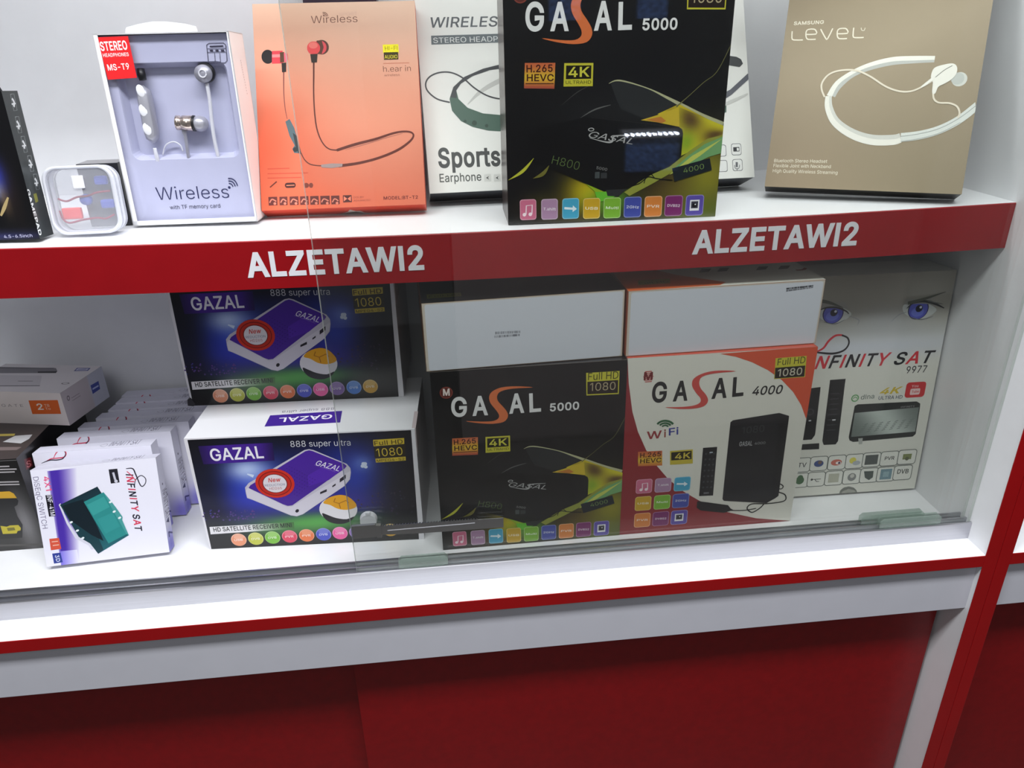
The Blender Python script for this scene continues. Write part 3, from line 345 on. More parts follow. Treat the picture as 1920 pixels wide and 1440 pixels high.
class Art:
    """printed picture on a flat panel: shapes are typed in the units of a drawing whose corner quad is unwarped on to the panel"""
    STEP = 0.00006
    def __init__(s, w, h, quad):
        s.w, s.h = w, h; s.H = homography(quad, w, h); s.V = []; s.F = []; s.C = []; s.boxes = []; s.o = (0, 0, 1)
        ax = 0
        for i in range(4): ax += quad[i][0] * quad[(i + 1) % 4][1] - quad[(i + 1) % 4][0] * quad[i][1]
        s.mm = math.sqrt(w * h / abs(ax / 2)); s.base = 1
    def org(s, x0, y0, k): s.o = (x0, y0, k); return s
    def P(s, p): return s.H(s.o[0] + p[0] / s.o[2], s.o[1] + p[1] / s.o[2])
    def px(s, n): return n / s.o[2] * s.mm
    def layer(s, pts):
        b = (min(p[0] for p in pts), min(p[1] for p in pts), max(p[0] for p in pts), max(p[1] for p in pts)); L = s.base
        for (c, l) in s.boxes:
            if l >= L and b[0] < c[2] and c[0] < b[2] and b[1] < c[3] and c[1] < b[3]: L = l + 1
        s.boxes.append((b, L)); return L * s.STEP
    def add(s, pts, faces, cols):
        per_face = isinstance(cols, list) and len(cols) == len(faces) and len(cols) != len(pts)
        z = s.layer(pts); n = len(s.V)
        s.V += [(max(0, min(s.w, p[0])), max(0, min(s.h, p[1])), z) for p in pts]
        for k, f in enumerate(faces):
            s.F.append(tuple(n + i for i in f)); s.C.append([cols[k]] * len(f) if per_face else [cols[i] for i in f] if isinstance(cols, list) else [cols] * len(f))
    def poly(s, pts, col, sm=0):
        if sm: pts = smooth(pts, sm, True)
        q = [s.P(p) for p in pts]; s.add(q, [tuple(range(len(q)))], srgb(col))
    def polymm(s, q, col): s.add(q, [tuple(range(len(q)))], srgb(col))
    def grad(s, quad, fn, nx=24, ny=24):
        H = homography([(0, 1), (1, 1), (1, 0), (0, 0)], 1, 1); pts = []; cols = []; Q = [s.P(p) for p in quad]
        G = homography(Q, 1, 1)  # panel -> unit
        # bilinear grid in the panel plane
        for j in range(ny + 1):
            for i in range(nx + 1):
                u, v = i / nx, j / ny
                a = [Q[0][k] + (Q[1][k] - Q[0][k]) * u for k in (0, 1)]; b = [Q[3][k] + (Q[2][k] - Q[3][k]) * u for k in (0, 1)]
                pts.append((a[0] + (b[0] - a[0]) * v, a[1] + (b[1] - a[1]) * v)); cols.append(srgb(fn(u, v)))
        fs = [(j * (nx + 1) + i, j * (nx + 1) + i + 1, (j + 1) * (nx + 1) + i + 1, (j + 1) * (nx + 1) + i) for j in range(ny) for i in range(nx)]
        s.add(pts, fs, cols)
    def full(s, fn, nx=30, ny=30):
        o = s.o; W, Hh = s.w, s.h; pts = []; cols = []
        for j in range(ny + 1):
            for i in range(nx + 1):
                u, v = i / nx, j / ny; pts.append((u * W, (1 - v) * Hh)); cols.append(srgb(fn(u, v) if callable(fn) else fn))
        fs = [(j * (nx + 1) + i, j * (nx + 1) + i + 1, (j + 1) * (nx + 1) + i + 1, (j + 1) * (nx + 1) + i) for j in range(ny) for i in range(nx)]
        s.add(pts, fs, cols)
    def rect(s, a, b, col, r=0.0):
        p, q = s.P(a), s.P(b); w, h = abs(q[0] - p[0]), abs(q[1] - p[1]); c = ((p[0] + q[0]) / 2, (p[1] + q[1]) / 2)
        rr = min(w, h) * r
        s.polymm(rounded(w, h, rr, 4, *c) if r else [(c[0] - w / 2, c[1] + h / 2), (c[0] + w / 2, c[1] + h / 2), (c[0] + w / 2, c[1] - h / 2), (c[0] - w / 2, c[1] - h / 2)], col)
    def frame(s, a, b, col, t, r=0.2, fill=None):
        s.rect(a, b, col, r); d = t
        s.rect((a[0] + d, a[1] + d), (b[0] - d, b[1] - d), fill, r * 0.8)
    def disc(s, c, r, col, ry=None, n=28, rot=0.0):
        p = s.P(c); a = s.px(r); b = s.px(ry if ry else r); cr, sr = math.cos(rot), math.sin(rot)
        s.polymm([(p[0] + a * math.cos(t) * cr - b * math.sin(t) * sr, p[1] + a * math.cos(t) * sr + b * math.sin(t) * cr) for t in [2 * math.pi * k / n for k in range(n)]], col)
    def stroke(s, pts, w, col, sm=6, closed=False):
        ws = w if isinstance(w, (list, tuple)) else [w] * len(pts)
        q = [s.P(p) + (s.px(k),) for p, k in zip(pts, ws)]
        if sm and len(q) > 2: q = smooth(q, sm, closed)
        if closed: q.append(q[0])
        L = []; R = []
        for i in range(len(q)):
            a = q[max(i - 1, 0)]; b = q[min(i + 1, len(q) - 1)]
            dx, dy = b[0] - a[0], b[1] - a[1]; l = math.hypot(dx, dy) or 1; nx, ny = -dy / l, dx / l; h = q[i][2] / 2
            L.append((q[i][0] + nx * h, q[i][1] + ny * h)); R.append((q[i][0] - nx * h, q[i][1] - ny * h))
        n = len(q); s.add(L + R, [(i, i + 1, n + i + 1, n + i) for i in range(n - 1)], srgb(col))
    def text(s, t, p0, p1, cap, col, bold=0.0, shear=0.0, track=0.0):
        """lettering on the baseline p0 to p1; col may be one colour per letter"""
        V, F, who = glyphs(t, bold, shear, track); a, b = s.P(p0), s.P(p1); ex = (b[0] - a[0], b[1] - a[1]); l = math.hypot(*ex); up = (-ex[1] / l, ex[0] / l); c = s.px(cap)
        s.add([(a[0] + ex[0] * x + up[0] * y * c, a[1] + ex[1] * x + up[1] * y * c) for x, y in V], F, [srgb(col[k]) for k in who] if isinstance(col, list) else srgb(col))
    def mesh(s, name):
        me = bpy.data.meshes.new(name); me.from_pydata(s.V, [], s.F)
        at = me.color_attributes.new('Col', 'FLOAT_COLOR', 'CORNER')
        # from_pydata keeps the polygon and corner order
        at.data.foreach_set('color', [x for f in s.C for c in f for x in c])
        return me
def face_matrix(face, w, h, d):
    o, ex, ey = {'front': ((-w / 2, -d / 2, 0), (1, 0, 0), (0, 0, 1)), 'top': ((-w / 2, -d / 2, h), (1, 0, 0), (0, 1, 0)),
                 'right': ((w / 2, -d / 2, 0), (0, 1, 0), (0, 0, 1)), 'left': ((-w / 2, d / 2, 0), (0, -1, 0), (0, 0, 1)),
                 'bottom': ((-w / 2, d / 2, 0), (1, 0, 0), (0, -1, 0))}[face]
    ex, ey = Vector(ex), Vector(ey); n = ex.cross(ey)
    return Matrix(((ex.x, ey.x, n.x, o[0]), (ex.y, ey.y, n.y, o[1]), (ex.z, ey.z, n.z, o[2]), (0, 0, 0, 1)))
def panel(name, me, face, dims, parent, mat='print_gloss', label=None):
    """a printed face of a carton; me may be shared between cartons of one kind"""
    if not me.materials: me.materials.append(MATS[mat])
    o = bpy.data.objects.new(name, me); COL.objects.link(o); o.parent = parent; o.matrix_local = face_matrix(face, *dims)
    if label: o['label'] = label
    return o
SAG = lambda x: 0.4465 - 0.006 * (1 - ((max(x, -1.28) + 0.58) / 0.60) ** 2)
POSE = {}
def place(name, x, y, z, yaw, lean, w, h, d):
    """Empty at the carton's base; x, y is the left end of the edge the carton stands on (front edge, or back edge when it leans back)"""
    if z == 'shelf':
        z = max(SAG(x), SAG(x + w * math.cos(yaw))) + 0.0002
    u = Vector((math.cos(yaw), math.sin(yaw), 0)); n = Vector((-math.sin(yaw), math.cos(yaw), 0))
    b = n * math.cos(lean) - Vector((0, 0, 1)) * math.sin(lean)
    p = Vector((x, y, z)) + u * w / 2 + (b * (-d / 2) if lean else b * (d / 2))
    return empty(name, p, (-lean, 0, yaw))
def colour_faces(o, fn):
    me = o.data; at = me.color_attributes.new('Col', 'FLOAT_COLOR', 'CORNER'); c = []
    for p in me.polygons: c += list(srgb(fn(p.normal, p.center))) * p.loop_total
    at.data.foreach_set('color', c)
def carton(parent, dims, cols, mat='print_gloss', bev=0.0007, name='carton'):
    """the folded card body; cols: base plus any of front, top, right, left, back, bottom"""
    w, h, d = dims
    o = box(name, -w / 2, -d / 2, 0, w / 2, d / 2, h, mat, parent, bev)
    def f(n, c):
        for k, v in (('front', (0, -1, 0)), ('top', (0, 0, 1)), ('right', (1, 0, 0)), ('left', (-1, 0, 0)), ('back', (0, 1, 0)), ('bottom', (0, 0, -1))):
            if n.dot(Vector(v)) > 0.98: return cols.get(k, cols['base'])
        return cols.get('edge', cols['base'])
    colour_faces(o, f)
    return o
SC.cycles.transparent_max_bounces = 24

# ================================================================== the place
bm = bmesh.new(); bm_box(bm, -3.2, -3.0, -0.80, 2.2, 0.6, -0.75); tag(mesh_obj('floor', bm, 'floor_tile'), kind='structure')

# ------------------------------------------------------------------ the showcase
cab = tag(empty('display_cabinet', (-0.8, 0.2, -0.75)), 'white and red glass-fronted display cabinet with one lettered shelf', 'cabinet')
def cpart(name, bm, mats, parent=None, label=None):
    o = mesh_obj(name, bm, mats); o.parent = parent or cab
    bpy.context.view_layer.update()
    o.matrix_parent_inverse = (parent or cab).matrix_world.inverted()
    if label: o['label'] = label
    return o
def cbox(name, x0, y0, z0, x1, y1, z1, mat, parent=None, label=None, bev=0.0006):
    bm = bmesh.new(); bm_box(bm, x0, y0, z0, x1, y1, z1, bev); return cpart(name, bm, mat, parent, label)
XL = -2.10
cbox('back_panel', XL, 0.425, -0.74, 0.0195, 0.440, 0.965, 'white_laminate')
side = cbox('side_panel', 0.0018, 0.0006, -0.75, 0.0195, 0.425, 0.965, 'white_laminate')
cbox('edge_strip', 0.0, -0.0006, -0.75, 0.0195, 0.0006, 0.965, 'red_laminate', side, 'red edge strip of the upright')
side_l = cbox('side_panel', XL - 0.018, 0.0006, -0.75, XL, 0.440, 0.983, 'white_laminate')
cbox('edge_strip', XL - 0.018, -0.0006, -0.75, XL, 0.0006, 0.983, 'red_laminate', side_l, 'red edge strip of the upright')
deck = cbox('deck_board', XL, 0.0006, -0.018, 0.0018, 0.425, 0.0, 'white_laminate')
cbox('edge_strip', XL, -0.0006, -0.018, 0.0, 0.0006, 0.0, 'red_laminate', deck, 'red edge strip of the deck')
cbox('apron', XL, 0.0095, -0.0975, 0.0018, 0.027, -0.018, 'apron_laminate')
cbox('bottom_board', XL, 0.03, -0.70, 0.0018, 0.425, -0.682, 'white_laminate')
cbox('top_board', XL, 0.0, 0.965, 0.0195, 0.44, 0.983, 'white_laminate')
cbox('sliding_door', -0.853, 0.050, -0.68, -0.0040, 0.066, -0.085, 'red_door', None, 'front red sliding door')
cbox('sliding_door', XL, 0.070, -0.68, -0.800, 0.086, -0.085, 'red_door', None, 'rear red sliding door')
# sliding-door track: a low aluminium profile with two grooves
bm = bmesh.new()
bm_prism(bm, [(0.0385, 0.0), (0.0385, 0.0255), (0.0393, 0.0266), (0.0412, 0.0266), (0.0412, 0.0190), (0.0497, 0.0190), (0.0497, 0.0266), (0.0520, 0.0266), (0.0520, 0.0190),
              (0.0620, 0.0190), (0.0620, 0.0266), (0.0642, 0.0266), (0.0642, 0.0)], XL, 0.0016)
track = cpart('door_track', bm, 'aluminium', None, 'brushed aluminium track with two grooves')
for ya, yb in ((0.0414, 0.0495), (0.0522, 0.0618)): cbox('groove_shade_strip', XL, ya, 0.0186, 0.0014, yb, 0.0198, 'groove_grey', track, 'added dark grey strip for the shade and dirt in the groove', 0.0)  # added strips: their grey stands in for shade and dirt in the grooves
# the upper shelf sags a little in the middle
N = 60; X0, X1 = XL, 0.0016
bm = bmesh.new(); rows = []
for i in range(N + 1):
    x = X0 + (X1 - X0) * i / N; z = SAG(x)
    rows.append([bm.verts.new((x, y, zz)) for y, zz in ((0.1092, z), (0.4245, z), (0.4245, z - 0.018), (0.127, z - 0.018), (0.127, z - 0.0555), (0.1092, z - 0.0555))])
for a, b in zip(rows, rows[1:]):
    for k in range(6): bm.faces.new((a[k], b[k], b[(k + 1) % 6], a[(k + 1) % 6]))
bm.faces.new(rows[0]); bm.faces.new(rows[-1][::-1]); bmesh.ops.recalc_face_normals(bm, faces=list(bm.faces))
shelf = cpart('shelf', bm, 'white_laminate')
bm = bmesh.new(); rows = []
for i in range(N + 1):
    x = X0 + (X1 - X0) * i / N; z = SAG(x)
    rows.append([bm.verts.new((x, y, zz)) for y, zz in ((0.108, z - 0.0012), (0.1092, z - 0.0004), (0.1092, z - 0.0562), (0.108, z - 0.0562))])
for a, b in zip(rows, rows[1:]):
    for k in range(4): bm.faces.new((a[k], b[k], b[(k + 1) % 4], a[(k + 1) % 4]))
bm.faces.new(rows[0]); bm.faces.new(rows[-1][::-1]); bmesh.ops.recalc_face_normals(bm, faces=list(bm.faces))
band = cpart('edge_band', bm, 'red_band', shelf, 'red edge band')
for (xa, xb, za, zb, cap) in ((-0.9168, -0.7171, 0.4002, 0.3992, 0.0290), (-0.3992, -0.1947, 0.4014, 0.4028, 0.0288)):
    V, F, who = glyphs('ALZETAWI2', 0.036, 0.0, -0.02); bm = bmesh.new()
    t0 = [bm.verts.new((xa + (xb - xa) * x, 0.1074, za + (zb - za) * x + y * cap)) for x, y in V]
    for f in F: bm.faces.new([t0[i] for i in f])
    r = bmesh.ops.extrude_face_region(bm, geom=list(bm.faces)); bmesh.ops.translate(bm, verts=[g for g in r['geom'] if isinstance(g, bmesh.types.BMVert)], vec=(0, 0.0006, 0))
    bmesh.ops.recalc_face_normals(bm, faces=list(bm.faces))
    cpart('lettering', bm, 'white_plastic', band, 'white letters reading ALZETAWI2')

def pane(x0, x1, y0, y1, label):
    bm = bmesh.new(); bm_box(bm, x0, y0, 0.0199, x1, y1, 0.945, 0.0)
    for f in bm.faces: f.material_index = 0 if abs(f.normal.y) > 0.9 else 1
    return cpart('sliding_glass', bm, ['pane_glass', 'pane_edge'], None, label)
def roller(x0, x1, y0, y1, par):
    bm = bmesh.new(); c = 0.004; yc = (y0 + y1) / 2
    pts = [(x0, 0.0275), (x1, 0.0275), (x1, 0.037), (x1 - c, 0.041), (x0 + c, 0.041), (x0, 0.037)]
    for f in (y0 - 0.0017, y1 + 0.0003): bm_plate(bm, pts, f, f + 0.0013)
    bm_plate(bm, [(x0 + 0.006, 0.0205), (x1 - 0.006, 0.0205), (x1 - 0.006, 0.0275), (x0 + 0.006, 0.0275)], y0 - 0.0014, y0 - 0.0004, 0)
    cpart('roller_shoe', bm, 'roller_plastic', par, 'clear greenish roller shoe')
g_front = pane(-0.8300, 0.0012, 0.0428, 0.0473, 'front sliding glass pane')
g_back = pane(-0.8315, 0.0012, 0.0545, 0.0590, 'rear sliding glass pane')
roller(-0.776, -0.713, 0.0428, 0.0473, g_front); roller(-0.130, -0.043, 0.0428, 0.0473, g_front)
roller(-0.150, -0.060, 0.0545, 0.0590, g_back)

# ------------------------------------------------------------------ lock clamped on the edge of the glass
lock = tag(empty('showcase_lock', (-0.826, 0.0428, 0.082)), 'chrome ratchet bar lock clamped on the left edge of the glass pane', 'lock')
def lpart(name, bm, mat, label=None, sm=False):
    o = mesh_obj(name, bm, mat, None, sm); o.parent = lock; bpy.context.view_layer.update(); o.matrix_parent_inverse = lock.matrix_world.inverted()
    if label: o['label'] = label
    return o
bm = bmesh.new(); bm_plate(bm, rounded(0.030, 0.0185, 0.0012, 3, -0.8135, 0.0895), 0.0385, 0.0424); lpart('clip_plate', bm, 'chrome')
bm = bmesh.new(); bm_plate(bm, [(-0.7985, 0.0805), (-0.7925, 0.0800), (-0.7925, 0.0975), (-0.7985, 0.0985)], 0.0372, 0.0424); lpart('hook', bm, 'chrome')
bm = bmesh.new(); top = []; n = 34; xa, xb = -0.7925, -0.672
bot = lambda x: 0.0790 + (x + 0.7925) * 0.028
for i in range(n):
    x = xa + (xb - xa) * i / n; dx = (xb - xa) / n; z = 0.0945 + (x - xa) * -0.010
    top += [(x, z), (x + dx * 0.7, z + 0.0022)]
bm_plate(bm, [(xa, 0.0825)] + top + [(xb, 0.0935), (-0.640, 0.0930), (-0.640, 0.0790), (xb, 0.0795), (-0.745, 0.0800)], 0.0395, 0.0412); lpart('ratchet_bar', bm, 'chrome', 'saw-toothed steel bar')
bm = bmesh.new(); bm_plate(bm, [(-0.785, 0.0872), (-0.676, 0.0885), (-0.676, 0.0893), (-0.785, 0.0883)], 0.0388, 0.0396); lpart('guide_rib', bm, 'aluminium', 'bright raised rib')
bm = bmesh.new(); bmesh.ops.create_cone(bm, cap_ends=True, segments=36, radius1=0.0110, radius2=0.0102, depth=0.008, matrix=Matrix.Translation((-0.810, 0.0640, 0.0890)) @ Matrix.Rotation(math.pi / 2, 4, 'X'))
bm_box(bm, -0.8125, 0.0595, 0.0985, -0.8065, 0.064, 0.1030, 0.0008); lpart('lock_barrel', bm, 'white_plastic', 'round pale barrel behind the glass')

# ------------------------------------------------------------------ neighbouring cabinet, right of the double upright
cab2 = tag(empty('display_cabinet', (0.4, 0.2, -0.75)), 'neighbouring cabinet right of the red double upright, mostly outside the picture', 'cabinet')
cbox('side_panel', 0.0200, 0.0006, -0.75, 0.0378, 0.425, 0.965, 'white_laminate', cab2)
cbox('edge_strip', 0.0200, -0.0006, -0.75, 0.0385, 0.0006, 0.965, 'red_laminate', [o for o in cab2.children if o.name.startswith('side_panel')][0], 'red edge strip of the upright')
d2 = cbox('deck_board', 0.0378, 0.0006, -0.018, 0.80, 0.425, 0.0, 'white_laminate', cab2)
cbox('edge_strip', 0.0385, -0.0006, -0.018, 0.80, 0.0006, 0.0, 'red_laminate', d2, 'red edge strip of the deck')
cbox('apron', 0.0378, 0.0095, -0.0975, 0.80, 0.027, -0.018, 'apron_laminate', cab2)
cbox('sliding_door', 0.0385, 0.050, -0.68, 0.80, 0.066, -0.085, 'red_door', cab2, 'red sliding door')
cbox('back_panel', 0.0200, 0.425, -0.74, 0.80, 0.440, 0.965, 'white_laminate', cab2)
cbox('bottom_board', 0.0378, 0.03, -0.70, 0.80, 0.425, -0.682, 'white_laminate', cab2)
# ================================================================== cartons
K = (16, 16, 18); W = (228, 229, 232)
def icons9(A, pts, w, h):
    cols = [(205, 110, 140), (172, 135, 168), (70, 165, 200), (205, 165, 40), (125, 180, 55), (66, 78, 165), (215, 130, 60), (122, 42, 105), (92, 78, 168)]
    words = [None, 'T.shift', None, 'USB', 'Multi', '2GHz', 'PVR', 'DVBS2', None]
    for i, ((x, y), c) in enumerate(zip(pts, cols)):
        lite = mixc(c, (255, 255, 255), 0.35)
        A.rect((x - w / 2, y - h / 2), (x + w / 2, y + h / 2), lite, 0.16)
        A.rect((x - w * .46, y - h * .46), (x + w * .46, y + h * .46), c, 0.14)
        if words[i]: A.text(words[i], (x - w * .36, y + h * .08), (x + w * .36, y + h * .05), h * .17, mixc(c, (255, 255, 255), 0.75), 0.02)
        elif i == 0:
            A.disc((x - w * .2, y + h * .28), w * .1, (245, 225, 232)); A.disc((x + w * .14, y + h * .24), w * .1, (245, 225, 232))
            A.stroke([(x - w * .11, y + h * .26), (x - w * .11, y - h * .2), (x + w * .23, y - h * .26), (x + w * .23, y + h * .22)], w * .06, (245, 225, 232), 0)
        elif i == 2:
            A.stroke([(x - w * .36, y), (x + w * .2, y)], h * .14, (225, 240, 248), 0); A.poly([(x + w * .12, y - h * .18), (x + w * .36, y), (x + w * .12, y + h * .18)], (225, 240, 248))
        else:
            A.rect((x - w * .26, y - h * .26), (x + w * .26, y + h * .26), (235, 235, 240)); A.rect((x - w * .19, y - h * .19), (x + w * .19, y + h * .14), (60, 60, 75)); A.disc((x, y), w * .13, (18, 18, 22)); A.disc((x + w * .04, y - h * .05), w * .04, (230, 230, 235))

# ------------------------------------------------------------------ black receiver cartons (GASAL 5000)
DG = (0.2487, 0.2692, 0.0925)
def art_g5():
    A = Art(DG[0], DG[1], [(805.9, 698.7), (1175.2, 674.8), (1160.1, 1003.6), (831.0, 1031.9)]).org(780, 640, 3.4286)
    A.full(blobs((17, 17, 19), [(.80, .90, .22, .12, .75, (112, 86, 34)), (.25, .95, .16, .06, .6, (92, 72, 30)), (.95, .82, .14, .16, .9, (152, 146, 40)), (.92, .98, .2, .09, .7, (98, 116, 40)), (.38, .87, .11, .09, 1.0, (206, 182, 26)), (.48, .915, .10, .06, .95, (88, 156, 44)),
                                (.16, .90, .08, .04, .4, (70, 70, 20)), (.45, .55, .25, .08, .25, (60, 62, 64))]), 44, 44)
    g = (122, 122, 118)
    A.stroke([(545, 850), (620, 810), (705, 785)], [1, 7, 3], (95, 95, 95)); A.stroke([(440, 800), (520, 740), (600, 700)], [1, 4, 2], (60, 60, 60))
    A.poly([(700, 690), (745, 672), (830, 684), (920, 705), (1010, 735), (1070, 762), (1010, 800), (900, 838), (760, 800), (735, 760)], (40, 42, 44))
    A.stroke([(690, 692), (750, 676), (900, 702), (1010, 738), (1100, 770), (1200, 805), (1320, 838)], [2, 7, 5, 12, 18, 20, 22], (178, 178, 140))
    A.grad([(960, 812), (1075, 762), (1322, 852), (1322, 880)], blobs((206, 186, 40), [(.55, .35, .22, .3, .9, (66, 44, 24)), (.9, .8, .2, .4, .6, (90, 70, 30))]), 14, 6)
    A.poly([(872, 843), (965, 815), (1075, 775), (1090, 790), (1085, 862), (960, 848)], (204, 178, 48)); A.poly([(900, 840), (980, 822), (1010, 840), (985, 850)], (190, 120, 50))
    A.grad([(1075, 775), (1322, 845), (1322, 890), (1095, 990)], blobs((206, 196, 44), [(.25, .2, .25, .3, .85, (70, 44, 36)), (.8, .7, .3, .3, .9, (78, 52, 36)), (.15, .75, .2, .25, .7, (110, 160, 40))]), 16, 10)
    A.stroke([(1060, 775), (1130, 720), (1200, 662), (1270, 610), (1338, 490)], [7, 3, 3, 3, 3], (112, 110, 70))
    A.poly([(1322, 885), (1240, 905), (1150, 960), (1040, 1040), (930, 1085), (800, 1165), (830, 1180), (950, 1120), (1100, 1040), (1220, 985), (1322, 940)], (146, 152, 62))
    A.poly([(1322, 892), (1225, 930), (1140, 985), (1060, 1050), (1140, 1035), (1250, 985), (1322, 965)], (116, 166, 108))
    A.poly([(1322, 900), (1160, 985), (1040, 1075), (1080, 1060), (1200, 985)], (196, 204, 96))
    A.poly([(560, 1120), (690, 1165), (800, 1150), (760, 1180), (680, 1195), (640, 1170)], (146, 180, 36)); A.poly([(640, 1172), (700, 1168), (790, 1160), (720, 1205), (660, 1215)], (104, 190, 54))
    A.poly([(270, 935), (330, 905), (560, 848), (600, 842), (1080, 862), (1098, 872), (1104, 890), (1100, 985), (1085, 1005), (815, 1148), (690, 1168), (560, 1130), (290, 1050), (272, 1030)], (15, 15, 17))
    A.stroke([(600, 845), (1080, 864), (1100, 880)], 3, (40, 40, 42), 0)
    A.poly([(700, 1160), (810, 1150), (770, 1185), (710, 1186)], (44, 46, 48))
    for (a, b, c) in (((165, 1145), (300, 1040), 16), ((300, 1130), (385, 1068), 20)):
        m = ((a[0] + b[0]) / 2 + 10, (a[1] + b[1]) / 2 + 8); A.stroke([a, m, b], [1, c, 2], (190, 192, 60) if c == 16 else (112, 108, 48))
    # lettering
    A.disc((194, 332), 37, (130, 62, 52)); A.disc((194, 332), 31, (92, 40, 34)); A.text('M', (174, 352), (217, 350), 44, (226, 214, 208), 0.04)
    w = (226, 226, 226)
    A.text('G', (228, 489), (328, 484), 126, w, 0.03); A.text('A', (362, 482), (462, 476), 126, w, 0.03); A.text('A', (597, 468), (694, 461), 128, w, 0.03); A.text('L', (727, 459), (801, 453), 122, w, 0.03)
    A.poly([(750, 297), (640, 290), (545, 298), (487, 325), (468, 360), (478, 400), (510, 440), (530, 470), (528, 495), (495, 513), (420, 517), (318, 514), (400, 527), (490, 531), (560, 519), (588, 488), (583, 455), (556, 420), (525, 385), (520, 350), (545, 322), (620, 305)], (214, 112, 62), 3)
    A.text('5000', (857, 453), (1044, 440), 52, w, 0.03)
    y = (196, 190, 56)
    A.poly([(1089, 205), (1303, 192), (1298, 340), (1091, 350)], y); A.poly([(1097, 262), (1295, 250), (1292, 333), (1097, 342)], (36, 24, 20))
    A.text('Full HD', (1101, 252), (1294, 241), 46, (52, 50, 18), 0.0); A.text('1080', (1113, 321), (1276, 312), 50, (178, 164, 130), 0.0)
    A.grad([(232, 626), (397, 617), (397, 730), (233, 737)], lambda u, v: mixc(mixc((196, 98, 62), (214, 176, 50), math.exp(-((v - .55) / .28) ** 2)), (150, 60, 60), max(0, v - .78) * 3), 6, 14)
    A.text('H.265', (243, 667), (384, 657), 34, (64, 20, 18), 0.02); A.text('HEVC', (246, 705), (392, 697), 32, (64, 20, 18), 0.02); A.stroke([(240, 716), (392, 708)], 4, (64, 20, 18), 0)
    A.poly([(445, 616), (602, 607), (604, 708), (446, 718)], y); A.poly([(456, 626), (592, 618), (593, 676), (457, 685)], (26, 22, 12)); A.text('4K', (470, 676), (584, 668), 46, (206, 202, 70), 0.02); A.text('ULTRAHD', (457, 706), (594, 698), 15, (46, 44, 14), 0.0)
    A.text('GASAL', (592, 932), (832, 952), 30, (176, 176, 176), 0.0, 0.35); A.disc((605, 898), 16, (176, 176, 176), 9); A.disc((605, 898), 11, (18, 18, 20), 5); A.stroke([(600, 935), (680, 948), (720, 945), (735, 920), (830, 912)], [2, 6, 10, 7, 2], (176, 176, 176))
    A.text('H800', (397, 1058), (545, 1080), 40, (88, 108, 62), -0.012); A.text('5000', (642, 1070), (700, 1076), 14, (140, 140, 140)); A.rect((636, 1084), (662, 1110), (70, 76, 78)); A.rect((668, 1086), (702, 1108), (52, 54, 56))
    A.stroke([(1060, 1098), (980, 1096), (930, 1090), (905, 1105), (880, 1122), (840, 1135)], 5, (12, 12, 12)); A.stroke([(960, 1092), (925, 1070), (905, 1120)], 4, (12, 12, 12))
    A.poly([(1054, 1046), (1256, 990), (1270, 1042), (1070, 1104)], (24, 32, 38)); A.text('4000', (1118, 1064), (1228, 1038), 26, (122, 150, 82), -0.006)
    icons9(A, [(280, 1270), (397, 1262), (512, 1253), (626, 1246), (738, 1238), (850, 1229), (962, 1220), (1073, 1211), (1187, 1203)], 95, 84)
    return A.mesh('front_panel')
G5 = art_g5()
def gasal5(name, pose, label, group):
    r = tag(place(name, *pose), label, 'box', group); carton(r, DG, {'base': (24, 22, 24), 'front': (18, 18, 20), 'left': (46, 30, 28), 'right': (40, 34, 30), 'edge': (96, 88, 80)})
    panel('front_panel', G5, 'front', DG, r)
    return r
gasal5('receiver_carton', (-.6161, .1319, 'shelf', -.0195, 0) + DG, 'black satellite receiver carton standing alone at the front of the upper shelf', 'black receiver cartons')
gasal5('receiver_carton', (-.7199, .1071, 0.0003, .0074, 0) + DG, 'black satellite receiver carton standing upright on the lower deck', 'black receiver cartons')

def end_flap_panel(name, w, h, marks, quad, hc=(204, 208, 217)):
    A = Art(w, h, quad); A.base = 2
    A.polymm(rounded(w - 0.006, h - 0.003, 0.003, 4, w / 2 + 0.0005, h / 2 - 0.0005), hc)
    marks(A)
    return A.mesh(name)
# the same carton lying on its side: the plain white end faces out
DL = (0.2487, 0.0885, 0.2692)
r = tag(place('receiver_carton', -.724, .108, .2700, .0461, 0, *DL), 'black carton lying flat on the upright black one, plain white end outward', 'box', 'black receiver cartons')
carton(r, DL, {'base': (22, 21, 22), 'front': (196, 188, 176), 'left': (120, 76, 48), 'edge': (150, 128, 106)})
def mk(A):
    A.org(760, 480, 4.174)
    for i in range(26):
        x = 700 + i * 7.6; A.rect((x, 590 - i * .35), (x + random.choice((3, 5)), 610 - i * .4), (86, 90, 98)); A.rect((x - 6, 620 - i * .5), (x - 6 + random.choice((3, 6)), 638 - i * .6), (62, 66, 74))
panel('end_flap', end_flap_panel('end_flap', DL[0], DL[1], mk, [(789.6, 568.4), (1170.6, 542.3), (1165.2, 667.5), (799.5, 696.7)]), 'front', DL, r, 'print_satin', 'white end flap with a small barcode')
A = Art(DL[0], DL[2], [(776.8, 462.5), (1078.2, 444.8), (1170.6, 542.3), (789.6, 568.4)]).org(760, 480, 4.174)
A.full((17, 17, 18), 2, 2); A.poly([(165, 300), (430, 280), (440, 312), (170, 332)], (110, 106, 30)); A.poly([(172, 268), (425, 252), (430, 285), (168, 300)], (34, 26, 20))
A.text('Full HD', (185, 322), (425, 306), 20, (40, 38, 14)); A.stroke([(870, 205), (930, 195), (990, 200)], 8, (44, 50, 46)); A.stroke([(1130, 190), (1200, 180)], 8, (44, 46, 46)); A.stroke([(1500, 205), (1580, 190)], 10, (52, 52, 52))
panel('top_panel', A.mesh('top_panel'), 'top', DL, r)

